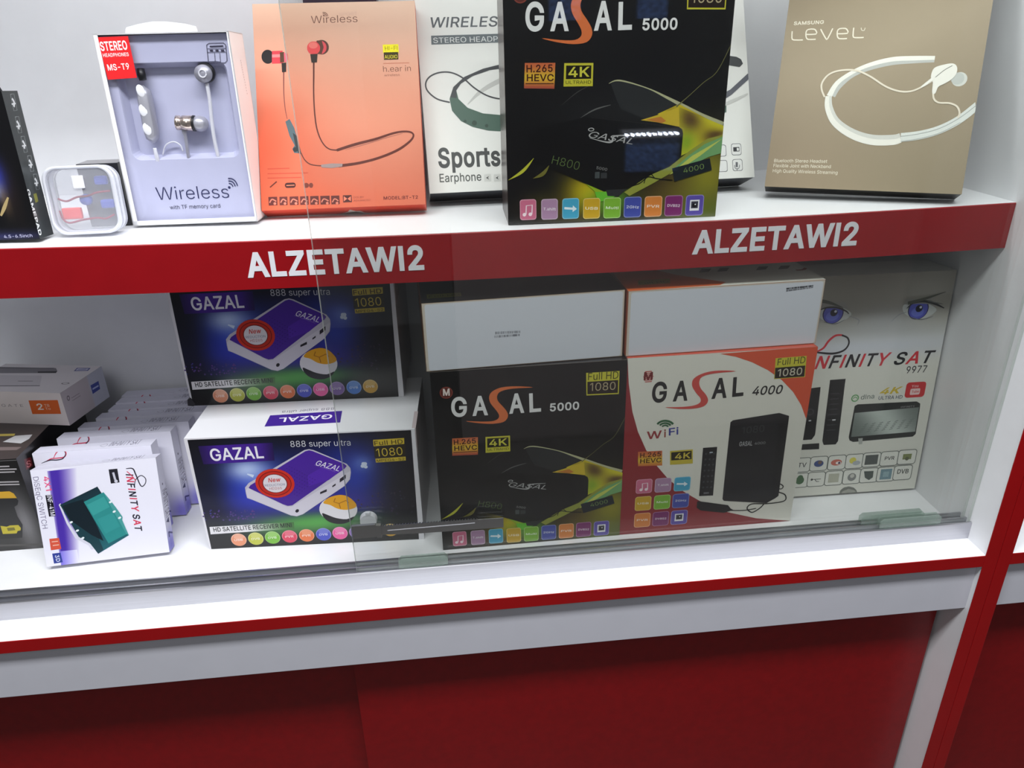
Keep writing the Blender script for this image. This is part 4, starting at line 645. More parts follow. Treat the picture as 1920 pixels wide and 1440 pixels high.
# ------------------------------------------------------------------ red and white receiver cartons (GASAL 4000)
D4 = (0.2503, 0.2705, 0.0925)
A = Art(D4[0], D4[1], [(1176.7, 672.6), (1533.8, 650.5), (1481.0, 976.8), (1161.3, 1003.0)]).org(1140, 480, 2.6667)
cream = (222, 220, 210)
A.full(cream, 2, 2)
A.poly([(92, 500), (104, 640), (122, 780), (150, 880), (190, 970), (240, 1045), (300, 1115), (380, 1180), (470, 1232), (600, 1282), (740, 1312), (930, 1330), (920, 1345), (40, 1420), (40, 1300), (80, 700)], (140, 40, 46))
A.poly([(560, 490), (640, 505), (720, 532), (800, 572), (870, 622), (925, 680), (965, 745), (990, 815), (1000, 800), (1060, 440), (900, 455)], (212, 84, 54))
for i in range(7): A.stroke([(176 + abs(3 - i) * 3, 580 + i * 8.5), (228 - abs(3 - i) * 3, 577 + i * 8.5)], 4.5, (190, 84, 80), 0)
A.text('M', (178, 622), (222, 620), 38, (110, 24, 28), 0.04)
k = (34, 34, 36)
A.text('G', (217, 736), (291, 731), 101, k, 0.03); A.text('A', (323, 729), (397, 724), 100, k, 0.03); A.text('A', (516, 716), (592, 710), 101, k, 0.03); A.text('L', (620, 706), (676, 700), 97, k, 0.03)
A.poly([(640, 577), (560, 573), (485, 584), (430, 612), (420, 648), (440, 685), (462, 712), (458, 735), (420, 750), (350, 756), (284, 757), (350, 765), (425, 764), (478, 752), (500, 725), (490, 695), (465, 665), (456, 635), (470, 605), (530, 588)], (202, 76, 70), 3)
A.text('4000', (719, 698), (870, 689), 44, k, 0.02, 0.15)
A.poly([(838, 512), (993, 500), (984, 606), (830, 616)], (196, 190, 56)); A.poly([(836, 560), (986, 548), (981, 603), (833, 613)], (30, 26, 20))
A.text('Full HD', (846, 548), (984, 536), 32, (50, 48, 20), 0.0); A.text('1080', (846, 604), (968, 594), 36, (196, 190, 170), 0.01)
for rr, hh in ((18, 8), (32, 9), (47, 10)): A.stroke([(286 + rr * math.sin(a), 862 - rr * 0.8 * math.cos(a)) for a in [x * .25 - 1 for x in range(9)]], hh, (44, 96, 62))
A.text('W', (193, 918), (268, 911), 40, (150, 58, 62), 0.02); A.text('i', (280, 908), (289, 907), 40, (150, 70, 62), 0.02); A.text('Fi', (304, 899), (352, 893), 38, (58, 62, 148), 0.02)
A.grad([(150, 980), (271, 974), (271, 1048), (150, 1052)], lambda u, v: mixc((196, 98, 62), (214, 176, 50), math.exp(-((v - .6) / .3) ** 2)), 4, 10)
A.text('H.265', (160, 1010), (264, 1002), 25, (74, 24, 20), 0.02); A.text('HEVC', (160, 1038), (266, 1031), 24, (74, 24, 20), 0.02)
A.poly([(310, 976), (424, 967), (424, 1038), (310, 1045)], (196, 178, 60)); A.poly([(316, 983), (418, 974), (418, 1016), (316, 1023)], (36, 30, 16)); A.text('4K', (334, 1018), (412, 1011), 32, (206, 186, 70), 0.02)
A.poly([(475, 960), (546, 955), (525, 1198), (455, 1201)], (26, 26, 30))
for i in range(7):
    for j in range(3): A.disc((478 + j * 20 - i * 2.4 + 12, 990 + i * 28 - j), 5, (66, 66, 72))
A.poly([(508, 980), (524, 979), (523, 985), (507, 986)], (180, 190, 200)); A.text('GASAL', (478, 1190), (505, 1188), 8, (190, 190, 195))
A.poly([(612, 832), (624, 822), (856, 785), (905, 800), (903, 820), (852, 1200), (836, 1212), (792, 1236), (580, 1225), (572, 1216)], (30, 30, 34))
A.poly([(856, 787), (905, 800), (903, 820), (852, 1200), (792, 1236), (820, 1190)], (20, 20, 24))
A.text('1080', (668, 890), (780, 878), 34, (64, 66, 68), -0.008); A.text('GASAL', (655, 952), (720, 948), 24, (168, 168, 170), 0.02); A.text('4000', (732, 944), (786, 940), 13, (150, 150, 152))
A.stroke([(850, 1135), (875, 1150), (865, 1165), (835, 1160)], 5, (24, 24, 26)); A.stroke([(850, 1180), (885, 1195), (880, 1225), (800, 1238), (720, 1240), (695, 1262), (720, 1282), (760, 1260), (780, 1238)], 6, (22, 22, 24)); A.stroke([(610, 1272), (680, 1272), (740, 1262)], 5, (22, 22, 24))
A.poly([(445, 1228), (455, 1226), (600, 1246), (612, 1262), (626, 1270), (580, 1284), (462, 1272), (443, 1258)], (26, 26, 28))
icons9(A, [(180, 1152), (275, 1146), (371, 1140), (175, 1238), (270, 1231), (363, 1224), (171, 1321), (263, 1314), (355, 1307)], 77, 64)
r = tag(place('receiver_carton', -.4713, .1095, .0003, .0007, 0, *D4), 'red and white satellite receiver carton standing upright with curved white panel', 'box', 'red and white receiver cartons')
carton(r, D4, {'base': (205, 200, 190), 'left': (140, 40, 46), 'top': (190, 80, 60), 'edge': (150, 90, 80)})
panel('front_panel', A.mesh('front_panel'), 'front', D4, r)
D4L = (0.2533, 0.0863, 0.2705)
r = tag(place('receiver_carton', -.4726, .1147, .2712, .0203, 0, *D4L), 'red and white carton lying flat on top, plain white end outward', 'box', 'red and white receiver cartons')
carton(r, D4L, {'base': (210, 206, 196), 'front': (196, 188, 176), 'left': (196, 96, 66), 'edge': (170, 130, 110)})
def mk(A):
    A.org(1140, 480, 2.6667)
    for i in range(24):
        x = 892 + i * 5.6; A.rect((x, 158 - i * .6), (x + random.choice((2.5, 4.5)), 166 - i * .6), (58, 62, 70)); A.rect((x, 168 - i * .6), (x + random.choice((2.5, 4)), 177 - i * .8), (96, 100, 108))
panel('end_flap', end_flap_panel('end_flap', D4L[0], D4L[1], mk, [(1178.5, 545.9), (1548.6, 523.5), (1529.4, 643.6), (1173.0, 668.4)]), 'front', D4L, r, 'print_satin', 'white end flap with a small barcode')
A = Art(D4L[0], D4L[2], [(1092.2, 446.5), (1387.6, 430.9), (1548.6, 523.5), (1178.5, 545.9)]).org(1140, 480, 2.6667)
A.full(cream, 2, 2); A.poly([(-200, 20), (200, 60), (350, 95), (590, 130), (560, 145), (90, 176), (60, 150)], (214, 100, 44)); A.poly([(150, 122), (310, 112), (312, 136), (150, 146)], (150, 132, 40)); A.text('Full HD', (160, 140), (305, 131), 12, (50, 46, 20))
for x in (455, 545, 740, 850): A.poly([(x, 82 - (x - 455) * .04), (x + 50, 78 - (x - 455) * .04), (x + 62, 62 - (x - 455) * .04), (x + 14, 64 - (x - 455) * .04)], (70, 64, 60))
A.stroke([(940, 70), (975, 68), (990, 58)], 9, (150, 70, 62))
panel('top_panel', A.mesh('top_panel'), 'top', D4L, r)

# ------------------------------------------------------------------ purple and black mini receiver cartons (GAZAL 888)
DZ = (0.3000, 0.1766, 0.165)
A = Art(DZ[0], DZ[1], [(344.5, 823.1), (775.4, 804.8), (793.6, 1010.9), (393.5, 1030.0)]).org(300, 740, 3.5556)
A.full((224, 222, 228), 2, 2)
A.grad([(183, 303), (1666, 238), (1720, 972), (345, 1037)], blobs((14, 13, 18), [(.26, .40, .20, .26, .9, (44, 70, 205)), (.30, .56, .26, .14, .75, (52, 64, 200)), (.74, .36, .17, .28, .9, (42, 70, 205)), (.58, .24, .28, .16, .5, (34, 40, 130)), (.60, .62, .26, .12, .75, (66, 52, 190)), (.22, .70, .22, .10, .55, (50, 46, 120)),
    (.24, .28, .09, .09, .95, (190, 208, 240)), (.30, .38, .07, .10, .6, (120, 150, 225)), (.77, .27, .05, .07, .7, (120, 150, 235)), (.95, .5, .14, .5, .75, (16, 15, 20)), (.05, .5, .08, .5, .6, (14, 13, 20)),
    (.47, .80, .26, .085, 1.0, (78, 158, 62)), (.58, .76, .18, .06, .7, (86, 176, 76)), (.36, .84, .14, .05, .8, (60, 120, 60)), (.5, 1.0, .6, .09, .95, (14, 14, 16))]), 60, 44)
rs = random.Random(3)
for i in range(60): A.disc((240 + rs.random() * 420, 770 + rs.random() * 70), 3 + rs.random() * 4, (60 + rs.randint(0, 40), 60, 110 + rs.randint(0, 30)), n=6)
for i in range(46): A.disc((1250 + rs.random() * 430, 640 + rs.random() * 160), 3 + rs.random() * 5, (44 + rs.randint(0, 20), 46, 60 + rs.randint(0, 20)), n=6)
for (x, y) in ((1345, 478), (1362, 462), (1366, 482), (1350, 462)): A.disc((x, y), 12, (205, 215, 235), n=10)
A.stroke([(580, 530), (622, 545)], [8, 22], (205, 220, 245), 0)
A.grad([(255, 345), (748, 322), (762, 440), (290, 466)], lambda u, v: mixc((34, 18, 74), (66, 30, 140), min(1, u * 4) * min(1, (1 - u) * 5)), 12, 3)
A.text('GAZAL', (344, 444), (693, 424), 84, (236, 234, 242), 0.02)
A.text('888 super ultra', (869, 350), (1266, 340), 40, (206, 206, 212), -0.004)
y = (204, 178, 50)
A.poly([(1414, 303), (1620, 290), (1622, 330), (1418, 346)], y); A.poly([(1420, 350), (1628, 336), (1630, 412), (1426, 424)], (40, 32, 12)); A.poly([(1430, 428), (1630, 414), (1632, 440), (1434, 454)], y)
A.text('Full HD', (1424, 340), (1612, 328), 30, (70, 50, 14), 0.01); A.text('1080', (1440, 414), (1612, 402), 54, (216, 188, 60), -0.004); A.text('MPEG4-S2', (1440, 450), (1624, 437), 17, (60, 46, 14), 0.01)
wht = (196, 192, 206)
A.poly([(566, 620), (590, 590), (640, 560), (960, 370), (990, 364), (1020, 370), (1240, 462), (1264, 490), (1268, 520), (1262, 565), (1225, 610), (950, 798), (910, 812), (870, 806), (610, 700), (580, 690), (572, 660)], wht)
A.poly([(572, 640), (585, 622), (845, 748), (880, 745), (1262, 510), (1260, 560), (1225, 608), (950, 796), (905, 808), (870, 802), (612, 698), (582, 684)], (212, 208, 220))
A.poly([(590, 622), (602, 604), (965, 378), (990, 371), (1012, 376), (1225, 462), (1240, 476), (1228, 492), (880, 738), (850, 742), (820, 732)], (72, 34, 150))
A.poly([(980, 540), (1100, 470), (1236, 482), (1120, 570), (990, 610)], (82, 38, 168))
for i in range(8):
    for j in range(11):
        A.disc((860 + j * 17 - i * 17, 478 + j * 9 + i * 15), 3.6, (52, 22, 112), 2.6, n=6)
A.text('GAZAL', (1033, 470), (1188, 512), 38, (226, 222, 238), 0.01, 0.35); A.stroke([(1025, 468), (1165, 515)], 3, (130, 100, 190), 0)
A.disc((912, 775), 14, (28, 24, 34), 10, rot=.9)
for (x, yy, a, b) in ((1086, 650, 44, 20), (1156, 608, 22, 14), (1214, 562, 40, 34)): A.poly([(x - a / 2, yy + b * .7), (x - a / 2, yy), (x + a / 2, yy - b * .7 - 6), (x + a / 2, yy - 4)], (44, 40, 50))
A.disc((765, 592), 118, (206, 48, 30), 104); A.disc((765, 592), 100, (120, 22, 22), 88); A.disc((765, 592), 95, (196, 44, 30), 83); A.disc((765, 592), 76, (110, 22, 24), 68); A.disc((765, 592), 71, (226, 220, 226), 64)
A.text('New', (722, 584), (806, 578), 30, (206, 60, 50), 0.02, 0.2); A.text('REDUCTION', (700, 612), (832, 604), 15, (120, 124, 150)); A.text('HD265', (730, 634), (812, 629), 17, (190, 110, 112))
A.disc((1185, 765), 118, (226, 224, 228), 96); A.poly([(1085, 722), (1120, 688), (1190, 668), (1250, 680), (1300, 725), (1298, 752), (1240, 768), (1180, 760), (1130, 735)], (226, 162, 30), 3); A.poly([(1078, 790), (1110, 800), (1170, 822), (1240, 830), (1290, 812), (1262, 845), (1200, 862), (1130, 850), (1090, 820)], (22, 22, 26), 3)
for p in ([(1155, 715), (1190, 725), (1235, 705)], [(1190, 725), (1200, 758)], [(1155, 715), (1165, 690)], [(1235, 705), (1255, 720)]): A.stroke(p, 5, (168, 104, 20), 0)
A.grad([(330, 883), (890, 850), (893, 895), (338, 932)], lambda u, v: mixc((228, 226, 230), (60, 110, 50), max(0, u - .45) * 2.0), 14, 2)
A.text('HD SATELLITE RECEIVER MINI', (360, 916), (878, 884), 33, (24, 26, 26), 0.02)
for (x, yy), c in zip([(525, 968), (638, 961), (749, 953), (862, 946), (975, 939), (1087, 932), (1196, 924), (1307, 917), (1420, 910), (1530, 903)], [(226, 146, 110), (186, 190, 70), (118, 182, 62), (216, 66, 92), (224, 116, 66), (70, 80, 190), (228, 94, 156), (130, 100, 166), (70, 124, 206), (206, 158, 56)]):
    A.disc((x, yy), 48, mixc(c, (255, 255, 255), .35)); A.disc((x, yy + 3), 44, c); A.disc((x, yy - 18), 32, mixc(c, (255, 255, 255), .22), 20); A.text('USB' if c[0] > 215 and c[2] > 100 else 'PVR' if c[0] > 210 else 'DVB', (x - 28, yy + 9), (x + 28, yy + 6), 15, mixc(c, (255, 255, 255), .72), 0.02)
ZF = A.mesh('front_panel')
A = Art(DZ[0], DZ[2], [(388, 728), (790, 712), (775.4, 804.8), (344.5, 823.1)]).org(300, 740, 3.5556)
A.full((222, 222, 226), 2, 2); A.poly([(682, 221), (1190, 194), (1195, 122), (705, 152)], (62, 32, 140)); A.text('GAZAL', (1132, 143), (772, 168), 42, (232, 230, 240), 0.02); A.text('888 super ultra', (1140, 100), (784, 124), 24, (110, 104, 122))
ZT = A.mesh('top_panel')
for pose, lab in (((-1.0455, .1525, .0003, -.0539, 0), 'purple and black mini receiver carton on the deck, bottom of the pair'), ((-1.0625, .2511, .1772, -.0444, 0), 'purple and black mini receiver carton on top, tucked under the red shelf band')):
    r = tag(place('mini_receiver_carton', *pose, *DZ), lab, 'box', 'purple mini receiver cartons')
    carton(r, DZ, {'base': (222, 220, 226), 'edge': (228, 226, 230)}, 'print_satin')
    panel('front_panel', ZF, 'front', DZ, r); panel('top_panel', ZT, 'top', DZ, r, 'print_satin')
    if pose[2] > .1:
        bm = bmesh.new(); bm_plate(bm, [(-DZ[0] / 2 - .005, .001), (-DZ[0] / 2 + .003, -.0004), (-DZ[0] / 2 + .006, .004), (-DZ[0] / 2 + .001, .013), (-DZ[0] / 2 - .004, .010)], -DZ[2] / 2 - .0012, -DZ[2] / 2 + .010); o = mesh_obj('tape_strip', bm, 'print_satin', r); colour_faces(o, lambda n, c: (40, 38, 44)); o['label'] = 'dark torn tape'
    bm = bmesh.new()   # torn dark tape and a tuck-flap ear at the two top corners
    w, h, d = DZ
    bm_plate(bm, [(w / 2 - .002, h - .038), (w / 2 + .0008, h - .038), (w / 2 + .0012, h + .0006), (w / 2 - .004, h + .0008)], -d / 2 + .002, -d / 2 + .05)
    o = mesh_obj('tuck_flap', bm, 'print_satin', r); colour_faces(o, lambda n, c: (196, 182, 184))

# ------------------------------------------------------------------ tall white receiver carton with printed eyes (INFINITY SAT)
DI = (0.2155, 0.3376, 0.07)
A = Art(DI[0], DI[1], [(1506.4, 520.3), (1794.5, 506.2), (1714.8, 915.5), (1457.5, 933.5)]).org(1460, 480, 2.6667)
A.full(blobs((214, 213, 204), [(.5, .0, .9, .16, .95, (132, 126, 116)), (.5, .13, .9, .07, .5, (128, 124, 116)), (.58, .20, .22, .05, .35, (196, 204, 220)), (.5, .245, .8, .04, .4, (150, 152, 156)), (.5, .31, .9, .05, .75, (196, 200, 214))]), 30, 50)
for (x, y, s, k) in ((272, 287, 1, 1), (698, 266, 1, -1)):
    A.poly([(x - 75, y - 18), (x - 30, y - 38), (x + 20, y - 40), (x + 75, y - 14), (x + 90, y + 8), (x + 40, y + 42), (x - 20, y + 45), (x - 70, y + 20)], (206, 210, 208), 4)
    A.disc((x, y), 49, (46, 44, 96)); A.disc((x, y + 2), 44, (88, 94, 196)); A.disc((x - 4, y + 14), 30, (112, 124, 220), 22); A.disc((x + 4, y - 4), 17, (22, 20, 40)); A.disc((x + 12, y - 10), 6, (220, 225, 245)); A.poly([(x - 78, y - 24), (x - 60, y - 52), (x + 60, y - 56), (x + 84, y - 20), (x + 40, y - 27), (x, y - 28), (x - 40, y - 24)], (148, 146, 142))
A.stroke([(205, 270), (240, 258), (290, 258), (335, 275), (350, 290)], [4, 8, 9, 7, 3], (56, 56, 60)); A.stroke([(225, 330), (280, 340), (330, 318)], [2, 4, 2], (120, 124, 126))
A.stroke([(640, 262), (670, 236), (720, 226), (770, 234), (826, 260)], [3, 8, 11, 12, 4], (44, 44, 48)); A.stroke([(660, 305), (710, 318), (770, 302)], [2, 4, 2], (120, 124, 126)); A.stroke([(742, 224), (800, 236), (822, 240)], [2, 5, 1], (110, 112, 110))
A.stroke([(190, 222), (250, 232), (320, 258)], [16, 14, 3], (84, 88, 80)); A.stroke([(645, 236), (740, 210), (835, 178)], [16, 12, 2], (88, 90, 80))
A.stroke([(350, 300), (400, 320), (390, 350)], [2, 4, 1], (150, 154, 160)); A.stroke([(560, 330), (600, 295), (640, 280)], [1, 4, 2], (150, 154, 160))
red, blk = (204, 50, 62), (36, 36, 40)
A.stroke([(180, 482), (222, 462), (250, 425), (285, 398), (320, 396)], [6, 10, 11, 10, 8], red); A.stroke([(316, 396), (345, 410), (350, 440), (325, 472), (270, 488), (190, 482)], [8, 8, 8, 9, 10, 8], blk)
A.text('INFINITY', (150, 568), (557, 546), 64, [blk, red, blk, red, blk, red, blk, red], 0.024, 0.28, 0.03)
A.text('SAT', (574, 545), (777, 533), 62, [blk, red, blk], 0.024, 0.28, 0.06)
A.text('9977', (636, 587), (738, 581), 35, (54, 54, 58), 0.01)
A.poly([(257, 620), (335, 614), (330, 650), (297, 925), (285, 942), (225, 945), (218, 925)], (34, 34, 36)); A.poly([(110, 668), (210, 655), (206, 690), (182, 895), (165, 918), (60, 925)], (30, 30, 32)); A.poly([(60, 945), (203, 936), (202, 966), (60, 972)], (32, 32, 34))
for i in range(8): A.stroke([(255 - i * 3 + 4, 690 + i * 26), (300 - i * 3 + 4, 687 + i * 26)], 4, (70, 70, 74), 0)
A.stroke([(268, 820), (284, 819)], 6, (210, 210, 215), 0); A.stroke([(150, 824), (162, 823)], 6, (210, 210, 215), 0); A.disc((158, 780), 18, (70, 70, 74)); A.disc((158, 780), 13, (34, 34, 36))
A.disc((382, 711), 19, (104, 160, 104)); A.disc((382, 711), 13, (214, 213, 204)); A.stroke([(372, 714), (382, 705), (393, 712)], 4, (104, 160, 104)); A.text('dlna', (410, 718), (477, 712), 24, (112, 122, 116), 0.01)
A.text('4K', (503, 694), (618, 685), 34, (204, 178, 60), 0.03, 0.3); A.text('ULTRA HD', (498, 719), (617, 713), 18, (62, 72, 96), 0.01)
A.rect((641, 633), (726, 704), (196, 50, 54), .2); A.text('You', (664, 658), (698, 655), 13, (232, 200, 200), 0.01); A.rect((660, 664), (703, 692), (226, 196, 194), .2); A.text('Tube', (664, 685), (700, 682), 12, (196, 50, 54), 0.02)
A.poly([(380, 750), (395, 742), (690, 727), (708, 738), (706, 760), (685, 890), (670, 903), (372, 930), (354, 922), (350, 906)], (40, 42, 42))
A.grad([(380, 785), (702, 756), (682, 878), (362, 905)], lambda u, v: mixc((104, 112, 108), (186, 194, 188), math.exp(-((u - .5 - (v - .4) * .3) / .35) ** 2)), 16, 8)
for i in range(7):
    for j in range(5): A.stroke([(400 + i * 38 + j * 7, 852 - i * 4 - j * 10 + 32), (418 + i * 38 + j * 7, 846 - i * 4 - j * 10 + 32)], 3, (104, 112, 108), 0)
A.text('INFINITY', (610, 760), (680, 755), 9, (150, 150, 150)); A.poly([(398, 912), (420, 910), (418, 940), (400, 942)], (170, 172, 166))
def icon(x, y, fn):
    A.rect((x - 40, y - 34), (x + 40, y + 34), (104, 108, 104), .18); A.rect((x - 37, y - 31), (x + 37, y + 31), (216, 216, 208), .16); fn(x, y)
I1 = [lambda x, y: A.text('TV', (x - 20, y + 12), (x + 22, y + 10), 24, (60, 60, 64), .01), lambda x, y: (A.disc((x, y), 24, (64, 80, 130), 18), A.disc((x + 6, y - 6), 10, (110, 90, 80))), lambda x, y: (A.disc((x - 2, y), 28, (196, 110, 96), 17), A.disc((x + 8, y + 2), 14, (230, 220, 215), 8), A.disc((x + 12, y + 2), 6, (60, 60, 90))),
      lambda x, y: (A.disc((x - 8, y - 4), 17, (210, 200, 90)), A.disc((x + 10, y + 8), 20, (170, 176, 180), 12)), lambda x, y: A.rect((x - 28, y - 22), (x + 28, y + 22), (84, 88, 86)), lambda x, y: A.text('PVR', (x - 24, y + 8), (x + 24, y + 5), 19, (60, 62, 62), .02), lambda x, y: (A.rect((x - 18, y - 14), (x + 20, y + 10), (120, 128, 80)), A.disc((x, y + 8), 10, (90, 96, 70)))]
I2 = [lambda x, y: (A.disc((x, y), 22, (66, 100, 66)), A.disc((x + 3, y - 14), 14, (66, 100, 66))), lambda x, y: (A.stroke([(x - 24, y + 2), (x + 24, y - 2)], 3, (70, 72, 72), 0), A.disc((x - 22, y + 2), 6, (70, 72, 72)), A.stroke([(x - 8, y), (x + 2, y + 12), (x + 14, y + 11)], 3, (70, 72, 72), 0)), lambda x, y: A.rect((x - 24, y - 20), (x + 22, y + 20), (176, 176, 160)), lambda x, y: (A.disc((x, y + 2), 22, (130, 132, 130)), A.disc((x + 2, y - 4), 11, (190, 188, 180))),
      lambda x, y: A.poly([(x - 24, y - 20), (x + 24, y - 22), (x + 20, y + 10), (x, y + 24), (x - 20, y + 12)], (76, 84, 80)), lambda x, y: (A.rect((x - 24, y - 24), (x + 24, y + 24), (112, 140, 150)), A.rect((x - 12, y - 12), (x + 12, y + 12), (140, 166, 172))), lambda x, y: A.text('DVB', (x - 28, y + 6), (x + 28, y + 3), 25, (60, 64, 62), .02)]
for (x, y), f in zip([(115, 1045), (200, 1038), (290, 1032), (378, 1026), (463, 1018), (552, 1012), (640, 1004)], I1): icon(x, y, f)
for (x, y), f in zip([(105, 1122), (187, 1116), (275, 1110), (365, 1103), (450, 1096), (535, 1090), (618, 1082)], I2): icon(x, y, f)
A.poly([(302, 1190), (308, 1172), (325, 1158), (350, 1152), (375, 1158), (388, 1170), (392, 1184), (350, 1188)], (112, 114, 108)); A.poly([(312, 1190), (320, 1176), (350, 1164), (380, 1172), (386, 1186)], (156, 156, 148))
r = tag(place('tall_receiver_carton', -.2160, .2326, .0003, -.0144, .0578, *DI), 'tall white receiver carton with a pair of printed blue eyes beside the cabinet wall', 'box')
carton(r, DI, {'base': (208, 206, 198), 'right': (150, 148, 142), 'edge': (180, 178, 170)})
panel('front_panel', A.mesh('front_panel'), 'front', DI, r, 'print_satin')
# ------------------------------------------------------------------ small white switch boxes (INFINITY SAT DiSEqC)
DD = (0.1573, 0.1347, 0.024)
QD = [(56.3, 882.5), (291.8, 858.3), (318.1, 1035.5), (88.1, 1063.4)]
A = Art(DD[0], DD[1], QD).org(0, 540, 2.571)
A.full((226, 225, 238), 2, 2)
A.grad([(228, 884), (372, 868), (386, 1336), (296, 1346)], lambda u, v: mixc(mixc((196, 190, 226), (70, 44, 158), min(1, u * 7 + .25)), (226, 225, 238), max(0, u - .35) * 1.55), 18, 6)
A.grad([(290, 1270), (372, 1262), (384, 1336), (298, 1346)], lambda u, v: mixc((120, 110, 214), (226, 225, 238), u), 8, 3)
A.org(0, 780, 5.14)
A.text('DiSEqC SWITCH', (318, 592), (412, 1090), 48, (104, 96, 128), -0.004); A.text('4X1', (416, 588), (446, 725), 52, (222, 84, 130), 0.02)
A.poly([(438, 766), (500, 760), (538, 965), (474, 972)], (24, 22, 30)); A.text('INF-41M', (452, 770), (490, 965), 42, (226, 224, 236), 0.01)
A.poly([(476, 1186), (570, 1176), (592, 1282), (492, 1296)], (206, 84, 62)); A.stroke([(500, 1215), (560, 1208)], 8, (232, 190, 170), 0); A.stroke([(510, 1250), (570, 1242)], 8, (232, 190, 170), 0); A.poly([(504, 1328), (584, 1318), (606, 1410), (522, 1424)], (44, 60, 140)); A.text('3D', (530, 1345), (546, 1408), 36, (220, 224, 240), 0.01)
A.org(0, 540, 2.571)
A.poly([(284, 1046), (292, 1038), (312, 1090), (330, 1128), (372, 1196), (440, 1232), (452, 1260), (440, 1262), (428, 1242), (364, 1208), (322, 1138)], (206, 206, 220))
A.grad([(290, 1046), (470, 958), (622, 1192), (474, 1282)], lambda u, v: mixc((20, 34, 44), (34, 104, 112), min(1, .15 + v * .7)), 10, 10)
A.poly([(290, 1046), (380, 1200), (440, 1235), (474, 1282), (500, 1262), (400, 1030)], (24, 58, 66)); A.poly([(300, 1050), (400, 1020), (470, 1150), (500, 1220), (440, 1190), (340, 1120)], (16, 30, 38))
A.poly([(405, 1032), (500, 985), (614, 1186), (524, 1232)], (44, 134, 132)); A.poly([(420, 1046), (502, 1006), (530, 1056), (450, 1098)], (56, 150, 146)); A.poly([(470, 1115), (545, 1082), (580, 1150), (510, 1186)], (50, 142, 140))
A.poly([(500, 985), (520, 1008), (560, 1058), (592, 1104), (590, 1118), (622, 1192), (610, 1186), (575, 1124), (540, 1062)], (70, 150, 148))
for (x, y) in ((534, 1032), (552, 1078), (578, 1108), (344, 1130), (374, 1170), (400, 1206)): A.disc((x, y), 8, (224, 232, 234), 5, rot=.4)
A.poly([(524, 876), (566, 872), (577, 938), (535, 944)], (34, 34, 42)); A.stroke([(546, 890), (556, 925)], 10, (190, 190, 204), 0); A.disc((560, 932), 8, (200, 200, 212))
rd, bk = (206, 62, 92), (44, 42, 56)
A.text('INFINITY SAT', (606, 898), (652, 1176), 34, [bk, rd, bk, rd, bk, rd, bk, rd, bk, bk, rd, bk], 0.03, 0.2, 0.04)
A.stroke([(608, 872), (640, 872), (655, 900), (680, 955), (700, 945), (702, 920), (680, 905), (655, 925), (650, 950)], [3, 6, 6, 5, 4, 4, 4, 4, 3], bk); A.stroke([(612, 885), (635, 905), (655, 930)], 4, rd)
DF = A.mesh('front_panel')
A = Art(DD[0], DD[1], QD).org(0, 540, 2.571)      # plain back of the same box
A.full(blobs((226, 225, 238), [(.98, .95, .12, .16, .8, (100, 90, 200))]), 20, 20); A.stroke([(205, 925), (240, 905), (275, 900), (310, 892), (318, 868), (295, 855), (270, 872), (252, 905)], [2, 5, 6, 6, 6, 5, 5, 2], [rd, bk][0]); A.stroke([(190, 930), (235, 912), (270, 910), (300, 902), (316, 880), (312, 862)], [2, 6, 6, 5, 4, 2], bk)
DK2 = A.mesh('front_panel')
A = Art(DD[1], DD[2], [(0, 0), (1, 0), (1, 1), (0, 1)])
A.full(blobs((222, 221, 236), [(.95, .5, .14, .9, .9, (90, 84, 190))]), 20, 2)
A.text('INFINITY SAT', (.36, .72), (.66, .72), .3, (66, 62, 84)); A.disc((.30, .5), .03, (60, 56, 76)); A.text('2', (.80, .75), (.86, .75), .5, (60, 56, 120), .02); A.poly([(.66, .3), (.72, .3), (.69, .8)], (40, 40, 90))
DS = A.mesh('side_panel')
A = Art(DD[0], DD[2], [(0, 0), (1, 0), (1, 1), (0, 1)])
A.full((216, 215, 230), 2, 2); A.text('INFINITY SAT', (.62, .7), (.88, .7), .30, (96, 92, 116)); A.stroke([(.54, .5), (.58, .25), (.60, .5), (.58, .7), (.54, .5)], .006, (60, 56, 80))
DT = A.mesh('top_panel')
def side_m(w, h, d):   # text on the side runs downward
    return Matrix(((0, 0, 1, w / 2), (0, 1, 0, -d / 2), (-1, 0, 0, h), (0, 0, 0, 1)))
slots = [(-1.2546, .1551, .0741, .2822, 'white switch box standing at the front, picture of a teal switch outward'),
         (-1.2740, .2230, .0100, .120, 'white switch box right behind the one showing the teal switch'),
         (-1.2590, .2640, .0000, .115, 'white switch box in the row, third from the glass'),
         (-1.2420, .2940, -.0050, .110, 'white switch box in the row, fourth from the glass'),
         (-1.2280, .3230, .0050, .110, 'white switch box in the row, fifth from the glass'),
         (-1.2200, .3500, .0000, .105, 'white switch box in the row, third from the back wall'),
         (-1.2180, .3755, .0000, .100, 'white switch box in the row, second from the back wall'),
         (-1.2180, .4040, .0000, .080, 'white switch box leaning on the back wall behind the row')]
for i, (x, y, yaw, lean, lab) in enumerate(slots):
    r = tag(place('switch_box', x, y, 0.0003, yaw, lean, *DD), lab, 'box', 'white switch boxes in a row')
    carton(r, DD, {'base': (220, 219, 232), 'edge': (206, 204, 220)}, 'print_satin', 0.0012)
    panel('front_panel', DF if i == 0 else DK2, 'front', DD, r)
    if not DS.materials: DS.materials.append(MATS['print_satin'])
    o = bpy.data.objects.new('side_panel', DS); COL.objects.link(o); o.parent = r; o.matrix_local = side_m(*DD)
    panel('top_panel', DT, 'top', DD, r, 'print_satin')

